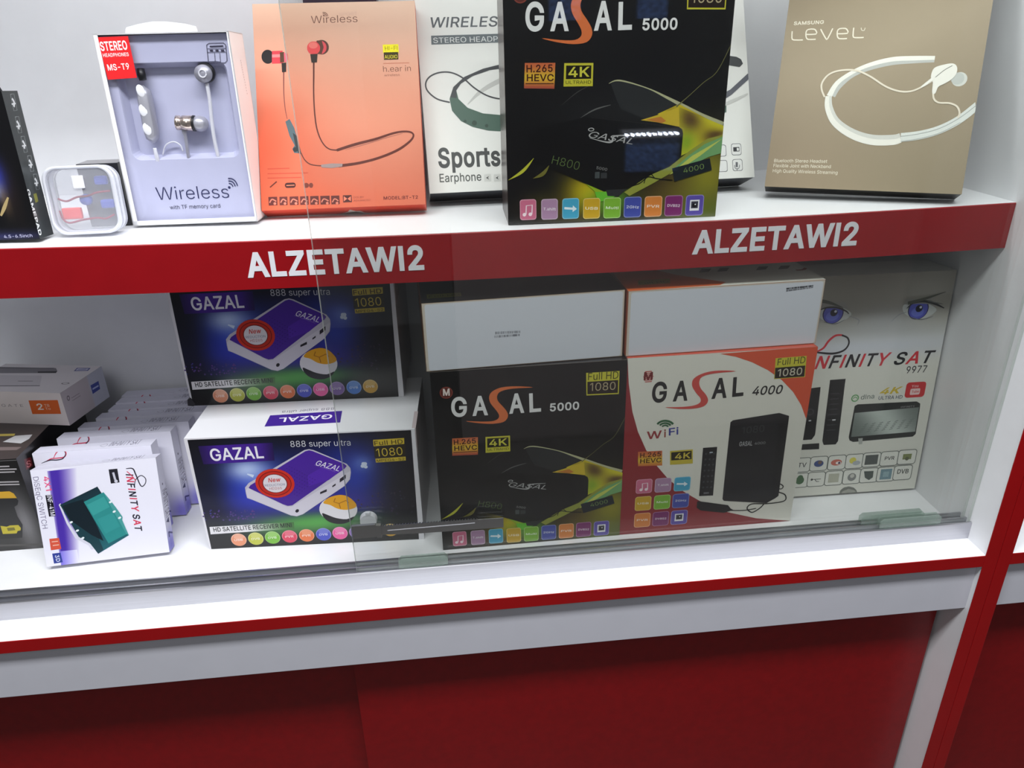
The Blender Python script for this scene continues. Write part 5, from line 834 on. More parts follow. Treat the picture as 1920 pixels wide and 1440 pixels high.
# ------------------------------------------------------------------ hard-drive carton lying flat at the left (SEAGATE)
DH = (0.16, 0.0518, 0.0959)
r = tag(place('hard_drive_carton', -1.403, .3107, .1465, -.2158, 0, *DH), 'flat cream hard drive carton with an orange 2 TB label', 'box')
carton(r, DH, {'base': (220, 214, 214), 'edge': (150, 142, 144)}, 'print_satin')
A = Art(DH[0], DH[1], [(-79.7, 731.9), (112.8, 737.9), (131.4, 798.4), (-57.6, 791.5)]).org(0, 660, 5.333)
A.full((230, 220, 216), 2, 2); A.text('S E A G A T E', (-150, 548), (236, 552), 26, (130, 116, 116), -0.008)
A.poly([(286, 488), (578, 484), (614, 622), (326, 624)], (222, 100, 36)); A.text('2', (384, 582), (442, 580), 62, (240, 226, 214), 0.02); A.text('TB', (450, 552), (500, 550), 26, (240, 206, 180)); A.text('To', (460, 582), (512, 580), 22, (240, 206, 180))
panel('front_panel', A.mesh('front_panel'), 'front', DH, r, 'print_satin')
A = Art(DH[0], DH[2], [(10.6, 682.5), (190.0, 687.2), (112.8, 737.9), (-79.7, 731.9)]).org(0, 660, 5.333)
A.full((212, 206, 208), 2, 2); A.poly([(-120, 150), (560, 165), (575, 195), (560, 215), (-150, 215)], (120, 116, 122)); A.poly([(380, 198), (575, 196), (560, 214), (378, 214)], (34, 30, 36)); A.stroke([(-140, 160), (540, 166)], 10, (70, 66, 72), 0); A.poly([(-250, 230), (420, 240), (400, 345), (-330, 348)], (196, 190, 194)); A.stroke([(-300, 345), (400, 342)], 8, (40, 34, 38), 0); A.stroke([(180, 296), (330, 296)], 6, (90, 84, 88), 0)
A.poly([(738, 195), (772, 162), (908, 164), (880, 192)], (64, 70, 140)); A.poly([(756, 188), (780, 168), (890, 170), (872, 186)], (206, 204, 220)); A.stroke([(780, 180), (865, 176)], 8, (64, 70, 140), 0); A.disc((655, 318), 26, (120, 108, 112), 14); A.disc((655, 318), 18, (212, 206, 208), 9)
panel('top_panel', A.mesh('top_panel'), 'top', DH, r, 'print_satin')
A = Art(DH[2], DH[1], [(112.8, 737.9), (190.0, 687.2), (205.8, 744.2), (131.4, 798.4)]).org(0, 660, 5.333)
A.full(lambda u, v: (200, 190, 192) if u < .62 else (196, 198, 210), 20, 2); A.poly([(905, 338), (985, 292), (1002, 372), (928, 424)], (58, 74, 156)); A.stroke([(925, 375), (985, 340)], 14, (180, 190, 226), 0)
A.disc((684, 465), 16, (110, 98, 102), 22); A.disc((684, 465), 10, (200, 190, 192), 14); A.stroke([(715, 465), (795, 415)], 5, (150, 138, 142), 0); A.stroke([(725, 490), (805, 440)], 5, (150, 138, 142), 0)
panel('side_panel', A.mesh('side_panel'), 'right', DH, r, 'print_satin')

# ------------------------------------------------------------------ dark gadget carton under it
DK = (0.12, 0.146, 0.2)
r = tag(place('gadget_carton', -1.3985, .187, .0003, 0, 0, *DK), 'dark grey carton with a black and yellow gadget pictured, carrying the hard drive carton', 'box')
carton(r, DK, {'base': (24, 22, 22), 'edge': (60, 56, 54)})
A = Art(DK[0], DK[1], [(-149.0, 872.3), (35, 860.5), (83, 1027.1), (-79.7, 1040.1)]).org(0, 780, 5.14)
A.full(blobs((24, 23, 22), [(.86, .72, .12, .35, .8, (140, 138, 142)), (.6, .9, .4, .1, .4, (70, 68, 66))]), 26, 26)
A.stroke([(-300, 450), (-100, 445), (215, 428)], 5, (120, 118, 118), 0)
for (y, a, b) in ((492, -60, 110), (520, -60, 180), (548, -60, 160), (646, -60, 196), (672, -60, 200)): A.stroke([(a, y + 6), (b, y)], 13, (176, 172, 174), 0)
A.poly([(-300, 760), (100, 740), (140, 762), (168, 806), (100, 812), (-300, 815)], (206, 160, 40)); A.poly([(-300, 815), (160, 806), (182, 830), (172, 870), (140, 890), (165, 980), (210, 1060), (200, 1180), (-300, 1210)], (26, 26, 26)); A.poly([(0, 1070), (60, 1078), (90, 1066), (170, 1062), (192, 1090), (188, 1112), (160, 1118), (150, 1140), (20, 1146)], (186, 172, 36)); A.poly([(60, 1090), (130, 1084), (140, 1110), (70, 1118)], (110, 104, 30))
A.stroke([(-300, 1262), (390, 1240)], 22, (70, 68, 66), 0)
panel('front_panel', A.mesh('front_panel'), 'front', DK, r)
A = Art(DK[0], DK[2], [(-1.8, 748.8), (148.2, 739.6), (35, 860.5), (-149.0, 872.3)]).org(0, 780, 5.14)
A.full((58, 48, 46), 2, 2); A.poly([(-300, 180), (160, 168), (150, 190), (-300, 200)], (190, 170, 70)); A.poly([(40, 250), (160, 190), (330, 178), (300, 220), (220, 265)], (196, 196, 198)); A.poly([(-300, 340), (180, 330), (230, 300), (-300, 300)], (110, 96, 94))
panel('top_panel', A.mesh('top_panel'), 'top', DK, r)
A = Art(DK[2], DK[1], [(35, 860.5), (148.2, 739.6), (192.2, 888.2), (83, 1027.1)]).org(0, 780, 5.14)
A.full((20, 18, 18), 2, 2); A.poly([(246, 420), (306, 400), (320, 480), (262, 520)], (96, 24, 30)); A.text('S', (268, 500), (306, 480), 40, (190, 110, 112), .01)
panel('side_panel', A.mesh('side_panel'), 'right', DK, r)

# ------------------------------------------------------------------ tall dark carton at the left end of the upper shelf (GAMEPAD)
DP = (0.13, 0.153, 0.0298)
r = tag(place('gamepad_carton', -1.2672, .1643, 'shelf', -.041, .0528, *DP), 'black game pad carton at the left end of the upper shelf', 'box')
carton(r, DP, {'base': (20, 20, 22), 'edge': (60, 62, 62)})
A = Art(DP[0], DP[1], [(-241.3, 185.1), (5, 178.4), (74.5, 457.0), (-151.6, 465.2)]).org(0, 150, 4.36)
A.full(blobs((13, 13, 16), [(.78, .55, .08, .12, .9, (50, 60, 170)), (.72, .64, .07, .06, .9, (170, 190, 235)), (.80, .72, .04, .10, .5, (150, 120, 80)), (.88, .68, .06, .2, .3, (60, 40, 30)), (.6, .97, .5, .03, .6, (64, 66, 130))]), 34, 34)
A.stroke([(10, 1150), (40, 1080), (70, 1000)], [16, 30, 14], (176, 156, 110)); A.text('4.5-6.5inch', (36, 1332), (266, 1322), 27, (196, 196, 226), 0.0)
panel('front_panel', A.mesh('front_panel'), 'front', DP, r)
A = Art(DP[2], DP[1], [(5, 178.4), (34, 177.8), (100.8, 445.5), (74.5, 457.0)]).org(0, 150, 4.36)
A.full(blobs((40, 46, 46), [(.7, .85, .5, .2, .5, (20, 22, 24))]), 4, 10)
for (x, y) in ((115, 215), (150, 390), (194, 545), (246, 700), (292, 850)):
    A.stroke([(x - 22, y - 66), (x + 6, y - 70), (x + 30, y + 56), (x + 4, y + 62)], 3, (150, 156, 156), 0, True); A.stroke([(x - 10, y - 34), (x + 6, y - 6), (x + 4, y + 30)], 16, (206, 208, 210)); A.stroke([(x - 14, y + 10), (x + 18, y + 4)], 8, (206, 208, 210), 0)
A.text('GAMEPAD', (212, 915), (318, 1310), 34, (226, 228, 228), 0.03); A.poly([(270, 950), (296, 940), (312, 1010), (288, 1024)], (120, 120, 40))
panel('side_panel', A.mesh('side_panel'), 'right', DP, r)
bm = bmesh.new(); bm_plate(bm, [(0.028, DP[1]), (0.060, DP[1]), (0.058, DP[1] + .005), (0.034, DP[1] + .006)], -0.004, -0.0034); o = mesh_obj('tuck_flap', bm, 'print_satin', r); colour_faces(o, lambda n, c: (40, 40, 44))

# black box half hidden behind the clear case
DB = (0.046, 0.073, 0.034)
r = tag(place('small_carton', -1.1140, .205, 'shelf', .03, 0, *DB), 'small plain black box half hidden behind the clear earphone case', 'box')
carton(r, DB, {'base': (30, 31, 36), 'top': (120, 118, 122)}); bm = bmesh.new(); bm_plate(bm, [(-.020, .004), (.020, .004), (.020, .006), (-.020, .006)], -DB[2] / 2 - .0004, -DB[2] / 2 + .0002); o = mesh_obj('tuck_flap', bm, 'print_satin', r); colour_faces(o, lambda n, c: (60, 62, 68))
# dark box behind the orange carton
DQ = (0.095, 0.272, 0.045)
r = tag(place('plain_carton', -0.8550, .372, 'shelf', 0, 0, *DQ), 'dark purplish carton behind the orange one, only its top edge showing', 'box')
carton(r, DQ, {'base': (58, 48, 66), 'edge': (40, 34, 46)})

# ------------------------------------------------------------------ clear case with earphones
C0 = (0.0746, 0.0752, 0.025)
r = tag(place('clear_case', -1.1327, .1726, 'shelf', .0387, .1148, *C0), 'small clear plastic case with rounded corners leaning on the black box', 'case')
w, h, d = C0
def ring_plate(bm, o, i, y0, y1):
    n = len(o); L = [[bm.verts.new((x, y, z)) for x, z in p] for p, y in ((o, y0), (i, y0), (i, y1), (o, y1))]
    for k in range(n):
        for a in range(4): bm.faces.new((L[a][k], L[a][(k + 1) % n], L[(a + 1) % 4][(k + 1) % n], L[(a + 1) % 4][k]))
    bmesh.ops.recalc_face_normals(bm, faces=list(bm.faces))
bm = bmesh.new(); ring_plate(bm, rounded(w, h, .016, 8, 0, h / 2), rounded(w - .0065, h - .0065, .0135, 8, 0, h / 2), -d / 2, -d / 2 + .010); mesh_obj('lid_rim', bm, 'case_rim', r, True)
bm = bmesh.new(); ring_plate(bm, rounded(w * .985, h * .985, .016, 8, 0, h / 2), rounded(w - .008, h - .008, .013, 8, 0, h / 2), -d / 2 + .0108, d / 2); mesh_obj('base_shell', bm, 'case_rim', r, True)
bm = bmesh.new(); bm_plate(bm, rounded(w - .0066, h - .0066, .013, 8, 0, h / 2), -d / 2 + .0006, -d / 2 + .0016); mesh_obj('lid', bm, 'case_plastic', r)
bm = bmesh.new(); bm_plate(bm, rounded(w - .009, h - .009, .013, 8, 0, h / 2), d / 2 - .002, d / 2 - .0006); o = mesh_obj('back_wall', bm, 'case_plastic', r)
bm = bmesh.new(); bm_box(bm, -.008, -d / 2 - .0016, .0008, .016, -d / 2 + .002, .0034, .0006); mesh_obj('latch', bm, 'case_rim', r)
bm = bmesh.new(); bm_box(bm, -.0055, -d / 2 - .0014, .0505, .0065, -d / 2 + .0008, .0645, .001); mesh_obj('window_clip', bm, 'white_plastic', r)
bm = bmesh.new(); bm_box(bm, -w / 2 - .003, -.003, .048, -w / 2 + .0006, .005, .060, .0012); mesh_obj('hinge', bm, 'case_rim', r)
e = tag(empty('earphones', r.location, r.rotation_euler), 'earphones with dark red wire packed inside the clear plastic case', 'earphones')
def tube_obj(name, pts, rad, mat, par, n=8): bm = bmesh.new(); bm_tube(bm, pts, rad, n); return mesh_obj(name, bm, mat, par, True)
def local(q): return [(x / 1000 - w / 2, y / 1000 - d / 2, z / 1000) for x, y, z in q]
tube_obj('wire', local(smooth([(9, 9, 40), (18, 8, 37), (30, 8, 41), (42, 9, 42), (52, 8, 45), (66, 9, 46)], 5)), .0011, 'red_wire', e)
tube_obj('wire', local(smooth([(8, 9, 27), (10, 8, 18), (16, 8, 13), (30, 9, 15.5), (46, 9, 17), (56, 8, 16), (66, 8, 20)], 5)), .0011, 'red_wire', e)
bm = bmesh.new(); bm_box(bm, -w / 2 + .009, -d / 2 + .010, .0165, -w / 2 + .030, -d / 2 + .016, .0295, .002); mesh_obj('splitter', bm, 'pink_plastic', e)
for (x0, z0, ww, hh) in ((50, 53, 14, 10), (52, 27, 15, 10)):
    bm = bmesh.new(); bm_box(bm, -w / 2 + x0 / 1000, -d / 2 + .010, z0 / 1000, -w / 2 + (x0 + ww) / 1000, -d / 2 + .017, (z0 + hh) / 1000, .003); mesh_obj('earbud', bm, 'blue_plastic', e)
bm = bmesh.new(); bmesh.ops.create_cone(bm, cap_ends=True, segments=24, radius1=.0065, radius2=.0055, depth=.006, matrix=Matrix.Translation((-w / 2 + .037, -d / 2 + .012, .0375)) @ Matrix.Rotation(math.pi / 2, 4, 'X')); mesh_obj('microphone_button', bm, 'blue_plastic', e, True)

# ------------------------------------------------------------------ white windowed carton with wireless earphones
DW = (0.1460, 0.2081, 0.058)
r = tag(place('earphone_carton', -1.0583, .2480, 'shelf', -.030, .0465, *DW), 'white windowed earphone carton with a red corner sticker', 'box')
w, h, d = DW
QW = [(169.6, 62.7), (429.1, 56.5), (483.9, 417.5), (247.7, 425.0)]
HW = homography(QW, w, h)
def wl(x, y, dep=0.0):   # a point of the picture (in the enlarged drawing) to the carton's front, dep behind it
    X, Z = HW(x / 3, y / 3); return (X - w / 2, -d / 2 + dep, Z)
bm = bmesh.new(); t = .0012
for b in ((-w / 2, -d / 2, 0, -w / 2 + t, d / 2, h), (w / 2 - t, -d / 2, 0, w / 2, d / 2, h), (-w / 2, -d / 2, 0, w / 2, d / 2, t), (-w / 2, -d / 2, h - t, w / 2, d / 2, h), (-w / 2, d / 2 - t, 0, w / 2, d / 2, h)): bm_box(bm, *b)
lip = [(-w / 2, -w / 2 + .0055, 0, h), (w / 2 - .0026, w / 2, 0, h)]
for a, b, c, e2 in lip: bm_box(bm, a, -d / 2, c, b, -d / 2 + .0008, e2)
bm_box(bm, -w / 2, -d / 2, 0, w / 2, -d / 2 + .0008, .0055); bm_box(bm, -w / 2, -d / 2, h - .0014, w / 2, -d / 2 + .0008, h)
o = mesh_obj('carton', bm, 'print_satin', r); colour_faces(o, lambda n, c: (236, 236, 238) if n.x < .5 else (236, 231, 229))
bm = bmesh.new(); bm_plate(bm, [(-.045, h), (.034, h), (.033, h + .006), (.022, h + .009), (.004, h + .0115), (-.014, h + .0120), (-.030, h + .0095), (-.043, h + .0065)], -.010, -.009); o = mesh_obj('hang_tab', bm, 'print_satin', r); colour_faces(o, lambda n, c: (240, 240, 242))
# moulded insert with a sunken well
x0, x1, zb, zt = -w / 2 + .003, w / 2 - .002, .002, h - .002
wx0, wx1, wz0, wz1, dp, sl = -w / 2 + .013, w / 2 - .010, .074, .178, .012, .005
bm = bmesh.new(); yf = -d / 2 + .007
def ringv(a, b, c, e2, y, rr): return [bm.verts.new((x, y, z)) for x, z in rounded(b - a, e2 - c, rr, 5, (a + b) / 2, (c + e2) / 2)]
R1 = ringv(x0, x1, zb, zt, yf, .004); R2 = ringv(wx0, wx1, wz0, wz1, yf, .010); R2b = ringv(wx0 + .001, wx1 - .001, wz0 + .001, wz1 - .001, yf + .0015, .0095); R3 = ringv(wx0 + sl, wx1 - sl, wz0 + sl, wz1 - sl, yf + dp, .008); R0 = ringv(x0, x1, zb, zt, yf + .03, .004)
for a, b in ((R0, R1), (R1, R2), (R2, R2b), (R2b, R3)):
    n = len(a)
    for k in range(n): bm.faces.new((a[k], a[(k + 1) % n], b[(k + 1) % n], b[k]))
bm.faces.new(R3); bmesh.ops.recalc_face_normals(bm, faces=list(bm.faces)); tray = mesh_obj('insert_tray', bm, 'tray_plastic', r)
A = Art(w, h, QW).org(0, 0, 3)
nv = (44, 48, 92)
A.text('Wireless', (868, 1132), (1282, 1122), 74, nv, -0.012); A.disc((1281, 1064), 8, nv)
for rr in (22, 36, 50): A.stroke([(1281 + rr * math.sin(t) * .95, 1064 - rr * math.cos(t) * 1.05) for t in (-.15, .3, .75, 1.2, 1.4)], 6, nv)
A.text('with TF memory card', (942, 1187), (1230, 1178), 24, (70, 70, 92))
o = panel('card_print', A.mesh('card_print'), 'front', DW, r, 'print_satin'); o.location.y += .0066
A = Art(w, h, QW).org(0, 0, 3)
c = (58, 56, 76)
A.stroke([(1152, 250), (1166, 240), (1250, 238), (1262, 250), (1270, 340), (1258, 352), (1172, 354), (1162, 344)], 3.5, c, 0, True); A.stroke([(1170, 258), (1248, 255)], 7, c, 0)
for y in (272, 292): A.stroke([(1158, y), (1262, y - 3)], 3, c, 0)
for x in (1180, 1212, 1244): A.stroke([(x - 9, 282), (x + 9, 281)], 9, c, 0)
for x in (1198, 1228): A.stroke([(x, 296), (x + 4, 350)], 3, c, 0)
o = panel('line_icon', A.mesh('line_icon'), 'front', DW, r, 'print_satin'); o.location.y += .0064
A = Art(w, h, QW).org(0, 0, 3)
c = (58, 56, 76)
A.poly([(540, 208), (714, 201), (765, 437), (600, 448)], (226, 40, 44))
A.text('STEREO', (562, 286), (714, 278), 48, (244, 238, 238), .03); A.text('HEADPHONES', (574, 320), (720, 314), 19, (244, 224, 224), .02); A.text('MS-T9', (602, 397), (724, 389), 33, (244, 232, 232), .02)
o = panel('corner_sticker', A.mesh('corner_sticker'), 'front', DW, r, 'print_gloss', 'red corner sticker'); o.location.y += .0001
bm = bmesh.new(); bm_box(bm, -w / 2 + .004, -d / 2 + .0009, .005, w / 2 - .002, -d / 2 + .0013, h - .001); mesh_obj('window_film', bm, 'clear_film', r)
A = Art(d, h, [(429.1, 56.5), (457.6, 62.5), (495, 404), (483.9, 417.5)]).org(0, 0, 3); A.base = 2
for i in range(14): A.disc((1372 + i * 2.9, 455 + i * 18.5), 1.3, (128, 84, 84), 1.9, n=8)
panel('side_print', A.mesh('side_print'), 'right', DW, r, 'print_satin')
# the earphones in the well
e = tag(empty('wireless_earphones', r.location, r.rotation_euler), 'grey wireless earphones behind the window of the white carton', 'earphones')
D1 = .0075
p0, p1 = Vector(wl(782, 480, D1)), Vector(wl(846, 812, D1)); ax = (p1 - p0)
bm = bmesh.new(); pts = []; rad = []
for i in range(13):
    t = i / 12; pts.append(p0 + ax * (t * 1.0)); rad.append(.0075 * (1 - abs(2 * t - 1) ** 6) ** .5 + .0008)
bm_tube(bm, pts, rad, 18); mesh_obj('remote_pod', bm, 'silver_plastic', e, True)
for (x, y) in ((785, 512), (800, 624), (822, 728)):
    b0 = Vector(wl(x, y, D1 - .0076)); bm = bmesh.new()
    bmesh.ops.create_uvsphere(bm, u_segments=20, v_segments=10, radius=.0045, matrix=Matrix.Translation(b0) @ Matrix.Rotation(-.19, 4, 'Y') @ Matrix.Diagonal((1, .22, 1.5, 1))); mesh_obj('button', bm, 'white_plastic', e, True)
bm = bmesh.new(); bm_tube(bm, [wl(768, 385, .009), wl(775, 420, .008), wl(785, 450, .0075)], [.004, .0045, .004], 12); mesh_obj('cable_boot', bm, 'black_plastic', e, True)
tube_obj('cable', [wl(*p) for p in smooth([(850, 838, D1), (858, 880, D1), (866, 920, .009), (868, 965, .012)], 4)], .0018, 'white_plastic', e); tube_obj('cable', [wl(*p) for p in smooth([(854, 838, D1), (872, 900, D1), (884, 965, .012)], 4)], .0014, 'white_plastic', e)
c0 = Vector(wl(1134, 414, .007)); bm = bmesh.new()
bmesh.ops.create_cone(bm, cap_ends=True, segments=40, radius1=.0100, radius2=.0092, depth=.008, matrix=Matrix.Translation(c0) @ Matrix.Rotation(math.pi / 2 , 4, 'X')); mesh_obj('earbud', bm, 'silver_plastic', e, True)
bm = bmesh.new(); bmesh.ops.create_cone(bm, cap_ends=True, segments=40, radius1=.0106, radius2=.0106, depth=.005, matrix=Matrix.Translation(c0 + Vector((.0012, .003, .0008))) @ Matrix.Rotation(math.pi / 2 , 4, 'X')); mesh_obj('earbud_ring', bm, 'black_plastic', e, True)
bm = bmesh.new(); bmesh.ops.create_circle(bm, segments=28, radius=.0044, cap_ends=False); bmesh.ops.delete(bm, geom=list(bm.verts), context='VERTS')
ring = [c0 + Vector((.0040 * math.cos(2 * math.pi * k / 24), -.0042, .0040 * math.sin(2 * math.pi * k / 24))) for k in range(25)]; bm_tube(bm, ring, .0009, 8); mesh_obj('emblem_ring', bm, 'white_plastic', e, True)
tube_obj('cable', [wl(*p) for p in smooth([(1150, 465, .008), (1166, 560, .0085), (1178, 680, .0085), (1195, 800, .0085), (1228, 960, .012)], 5)], .0022, 'white_plastic', e)
a0, a1 = Vector(wl(975, 694, .008)), Vector(wl(1074, 698, .008)); bm = bmesh.new(); bm_tube(bm, [a0, a0 + (a1 - a0) * .02, a0 + (a1 - a0) * .22, a0 + (a1 - a0) * .26, a0 + (a1 - a0) * .34, a0 + (a1 - a0) * .38, a1], [.0072, .0080, .0080, .0070, .0070, .0082, .0086], 24); mesh_obj('earbud', bm, 'bud_metal', e, True)
bm = bmesh.new(); bm_tube(bm, [a1, a1 + (a1 - a0) * .10], [.0090, .0088], 24); mesh_obj('earbud_ring', bm, 'black_plastic', e, True)
b = a1 + (a1 - a0) * .38; bm = bmesh.new(); bmesh.ops.create_uvsphere(bm, u_segments=24, v_segments=14, radius=.0088, matrix=Matrix.Translation(b) @ Matrix.Diagonal((1.1, 1, 1, 1))); mesh_obj('ear_tip', bm, 'silver_plastic', e, True)
tube_obj('cable', [wl(*p) for p in smooth([(1018, 728, .008), (1028, 780, .0085), (1040, 870, .009), (1050, 965, .012)], 5)], [.0030] * 4 + [.0021] * 12, 'silver_plastic', e)
tube_obj('cable', [wl(*p) for p in smooth([(888, 880, .013), (905, 825, .013), (950, 805, .013), (990, 825, .013), (1005, 860, .013)], 5)], .0008, 'white_plastic', e)

# ------------------------------------------------------------------ orange carton
DO = (0.2005, 0.2594, 0.0279)
QO = [(467.8, 7.9), (776.2, 3.3), (797.0, 385.4), (486.5, 395.0)]
A = Art(DO[0], DO[1], QO).org(440, 0, 3.13)
A.full(blobs(lambda u, v: mixc((226, 186, 160), (198, 104, 80), v ** .8), [(.05, .70, .35, .30, .75, (208, 80, 50)), (.9, .05, .5, .3, .5, (236, 204, 184)), (.75, .5, .4, .25, .35, (208, 134, 108)), (.2, .97, .5, .1, .4, (226, 88, 50))]), 30, 40)
br = (112, 72, 62)
A.text('Wireless', (438, 140), (713, 134), 44, br, -0.008); A.text('SPORT', (602, 98), (712, 94), 20, (206, 168, 150), -0.008); A.text('DESIGN FOR YOUR LIFE', (446, 160), (652, 155), 9, (206, 168, 148))
for rr in (10, 18, 26): A.stroke([(510 + rr * math.sin(t), 102 - rr * math.cos(t)) for t in (-.2, .4, 1.0, 1.5)], 3.5, br)
A.stroke([(275, 420), (275, 500), (277, 570), (284, 640), (296, 700)], [8, 7, 6, 5, 4], (120, 70, 62)); A.disc((180, 335), 36, (30, 26, 26), 42); A.poly([(205, 302), (268, 300), (272, 374), (205, 376)], (206, 62, 72)); A.poly([(205, 322), (268, 320), (270, 338), (206, 340)], (240, 130, 130)); A.poly([(252, 310), (278, 308), (282, 366), (254, 370)], (84, 56, 36)); A.poly([(276, 312), (298, 318), (302, 350), (290, 368), (278, 366)], (232, 96, 112)); A.poly([(262, 372), (290, 370), (290, 425), (265, 427)], (38, 32, 30))
A.poly([(285, 716), (310, 700), (338, 752), (358, 820), (368, 862), (382, 908), (362, 902), (338, 900), (326, 876), (340, 856), (310, 800)], (74, 92, 98)); A.poly([(330, 782), (352, 800), (382, 908), (362, 900), (345, 860)], (44, 50, 52)); A.disc((345, 880), 14, (40, 44, 46))
A.stroke([(378, 900), (400, 940), (430, 965), (470, 974), (505, 976)], 6, (96, 50, 42)); A.stroke([(600, 978), (720, 962), (840, 932), (950, 888), (1020, 840), (1045, 805), (1030, 784), (985, 779), (920, 790), (820, 822), (700, 852), (590, 886)], [18, 16, 15, 15, 13, 11, 11, 12, 13, 15, 17, 16], (92, 42, 34)); A.stroke([(640, 884), (760, 852), (880, 816), (980, 790)], [2, 4, 4, 2], (150, 92, 80)); A.poly([(496, 970), (560, 963), (625, 965), (622, 982), (560, 990), (500, 986)], (150, 130, 128))
A.stroke([(600, 886), (545, 878), (505, 840), (475, 770), (460, 680), (453, 560), (453, 440), (453, 365)], [8, 7, 7, 8, 8, 8, 9, 10], (88, 40, 34))
A.disc((500, 281), 42, (84, 52, 44), 44); A.disc((488, 282), 40, (214, 78, 84), 42); A.poly([(470, 242), (500, 240), (512, 282), (500, 322), (470, 320)], (92, 56, 44)); A.disc((452, 286), 38, (216, 72, 74), 40); A.disc((450, 270), 26, (226, 112, 104), 20); A.poly([(432, 322), (476, 320), (472, 370), (440, 372)], (48, 38, 34))
A.rect((862, 268), (958, 318), (240, 226, 40)); A.rect((868, 314), (956, 356), (64, 54, 16)); A.text('HI-FI', (876, 302), (950, 300), 24, (120, 108, 20), -0.006); A.text('AUDIO', (874, 351), (950, 349), 21, (232, 214, 60), 0.0)
A.stroke([(866, 379), (1020, 376)], 6, (196, 126, 104), 0); A.text('h.ear in', (866, 428), (1030, 424), 34, (104, 62, 54), -0.008); A.text('wireless', (872, 455), (964, 452), 14, (132, 82, 72), 0.0)
for (x, y) in ((180, 992), (180, 1020), (180, 1046)): A.stroke([(x, y), (x + {992: 130, 1020: 240, 1046: 200}[y], y - 3)], 6, (186, 74, 52), 0)
A.stroke([(195, 1100), (235, 1066)], 8, (96, 44, 32), 0); A.rect((282, 1074), (348, 1103), (64, 30, 26), .45); A.stroke([(292, 1090), (340, 1088)], 5, (214, 120, 92), 0); A.disc((410, 1090), 15, (118, 54, 42)); A.disc((438, 1090), 12, (118, 54, 42), 15)
for i, (a, b) in enumerate(((185, 240), (250, 300), (310, 365), (372, 425), (432, 485), (492, 550), (556, 608))):
    A.rect((a, 1156 - i * .7), (b, 1205 - i * .7), (94, 42, 38)); A.stroke([(a + 8, 1190), (a + 22, 1170), (b - 8, 1182)], 7, (206, 120, 100)); A.disc((b - 16, 1195), 8, (206, 120, 100))
A.rect((626, 1150), (680, 1190), (80, 36, 34)); A.poly([(632, 1155), (652, 1170), (632, 1185)], (222, 120, 96)); A.poly([(674, 1155), (654, 1170), (674, 1185)], (222, 120, 96)); A.text('DOLBY', (690, 1168), (752, 1166), 11, (126, 58, 48)); A.text('ADVANCED', (690, 1187), (790, 1184), 11, (126, 58, 48))
A.text('MODEL:BT-T2', (868, 1178), (1072, 1173), 20, (110, 44, 40), .03)
r = tag(place('earphone_carton', -.9120, .2323, 'shelf', -.0184, .4742, *DO), 'orange earphone carton leaning back with pictured red earbuds', 'box')
carton(r, DO, {'base': (206, 76, 52), 'left': (190, 58, 40), 'edge': (196, 92, 66)}, 'print_matte')
panel('front_panel', A.mesh('front_panel'), 'front', DO, r, 'print_matte')
A = Art(DO[0], DO[2], [(486.5, 395.0), (797.0, 385.4), (799.0, 399), (494, 408.0)]).org(440, 0, 3.13)
A.full((214, 74, 54), 2, 2); A.poly([(600, 1262), (640, 1250), (655, 1236), (672, 1240), (690, 1246), (715, 1244), (740, 1256), (770, 1262), (700, 1266)], (226, 222, 216)); A.poly([(560, 1266), (640, 1256), (690, 1250), (740, 1262), (770, 1268), (660, 1272)], (120, 110, 96))
panel('bottom_panel', A.mesh('bottom_panel'), 'bottom', DO, r)

# ------------------------------------------------------------------ white sports earphone cartons
DSP = (0.2135, 0.285, 0.05)
QS1 = [(766, -58.5), (1074.5, -62.4), (1104.0, 348.6), (799.5, 363.6)]
A = Art(DSP[0], DSP[1], QS1).org(440, 0, 3.13)
A.full((226, 226, 222), 2, 2); gy = (84, 88, 92)
A.text('WIRELESS', (1135, 160), (1592, 152), 60, gy, .015, .18); A.poly([(1134, 207), (1730, 190), (1732, 242), (1136, 260)], (98, 106, 110)); A.text('STEREO HEADPHONES', (1148, 250), (1706, 236), 30, (220, 222, 220), .0)
A.stroke([(1350, 612), (1430, 535), (1550, 468), (1700, 420)], [6, 22, 28, 24], (190, 190, 186))
A.stroke([(1245, 600), (1170, 580), (1115, 535), (1102, 490), (1125, 450), (1180, 425), (1250, 424), (1320, 455), (1390, 515), (1470, 562), (1560, 580), (1650, 560)], 9, (62, 62, 66))
A.poly([(1900, 350), (1700, 360), (1560, 372), (1440, 402), (1330, 450), (1265, 510), (1243, 580), (1258, 650), (1310, 710), (1380, 745), (1470, 766), (1560, 772), (1700, 760), (1900, 700), (1900, 640), (1720, 680), (1560, 676), (1440, 665), (1350, 632), (1296, 580), (1283, 530), (1310, 490), (1380, 445), (1480, 410), (1570, 398), (1720, 390), (1900, 380)], (70, 96, 84))
A.poly([(1900, 350), (1700, 360), (1560, 372), (1440, 402), (1330, 450), (1265, 510), (1246, 570), (1285, 575), (1283, 530), (1310, 490), (1380, 445), (1480, 410), (1570, 398), (1720, 390), (1900, 380)], (56, 58, 62))
for (x, y, q) in ((1335, 712, 9), (1390, 722, 15), (1462, 738, 10)): A.disc((x, y), q, (44, 66, 56))
A.text('Sports', (1178, 988), (1546, 976), 118, (66, 68, 68), .035); A.text('Music', (1566, 975), (1850, 960), 110, (66, 68, 68), .035); A.text('Earphone', (1185, 1072), (1432, 1062), 50, (84, 86, 84), .015)
for x in (1468, 1525, 1582): A.rect((x - 22, 1024), (x + 22, 1066), (206, 206, 202)); A.poly([(x - 10, 1045), (x + 8, 1034), (x + 2, 1045), (x + 9, 1056)], (70, 72, 72))
QS2 = [(1097, -62.6), (1389.0, -66.5), (1414.4, 333.2), (1126, 347.5)]
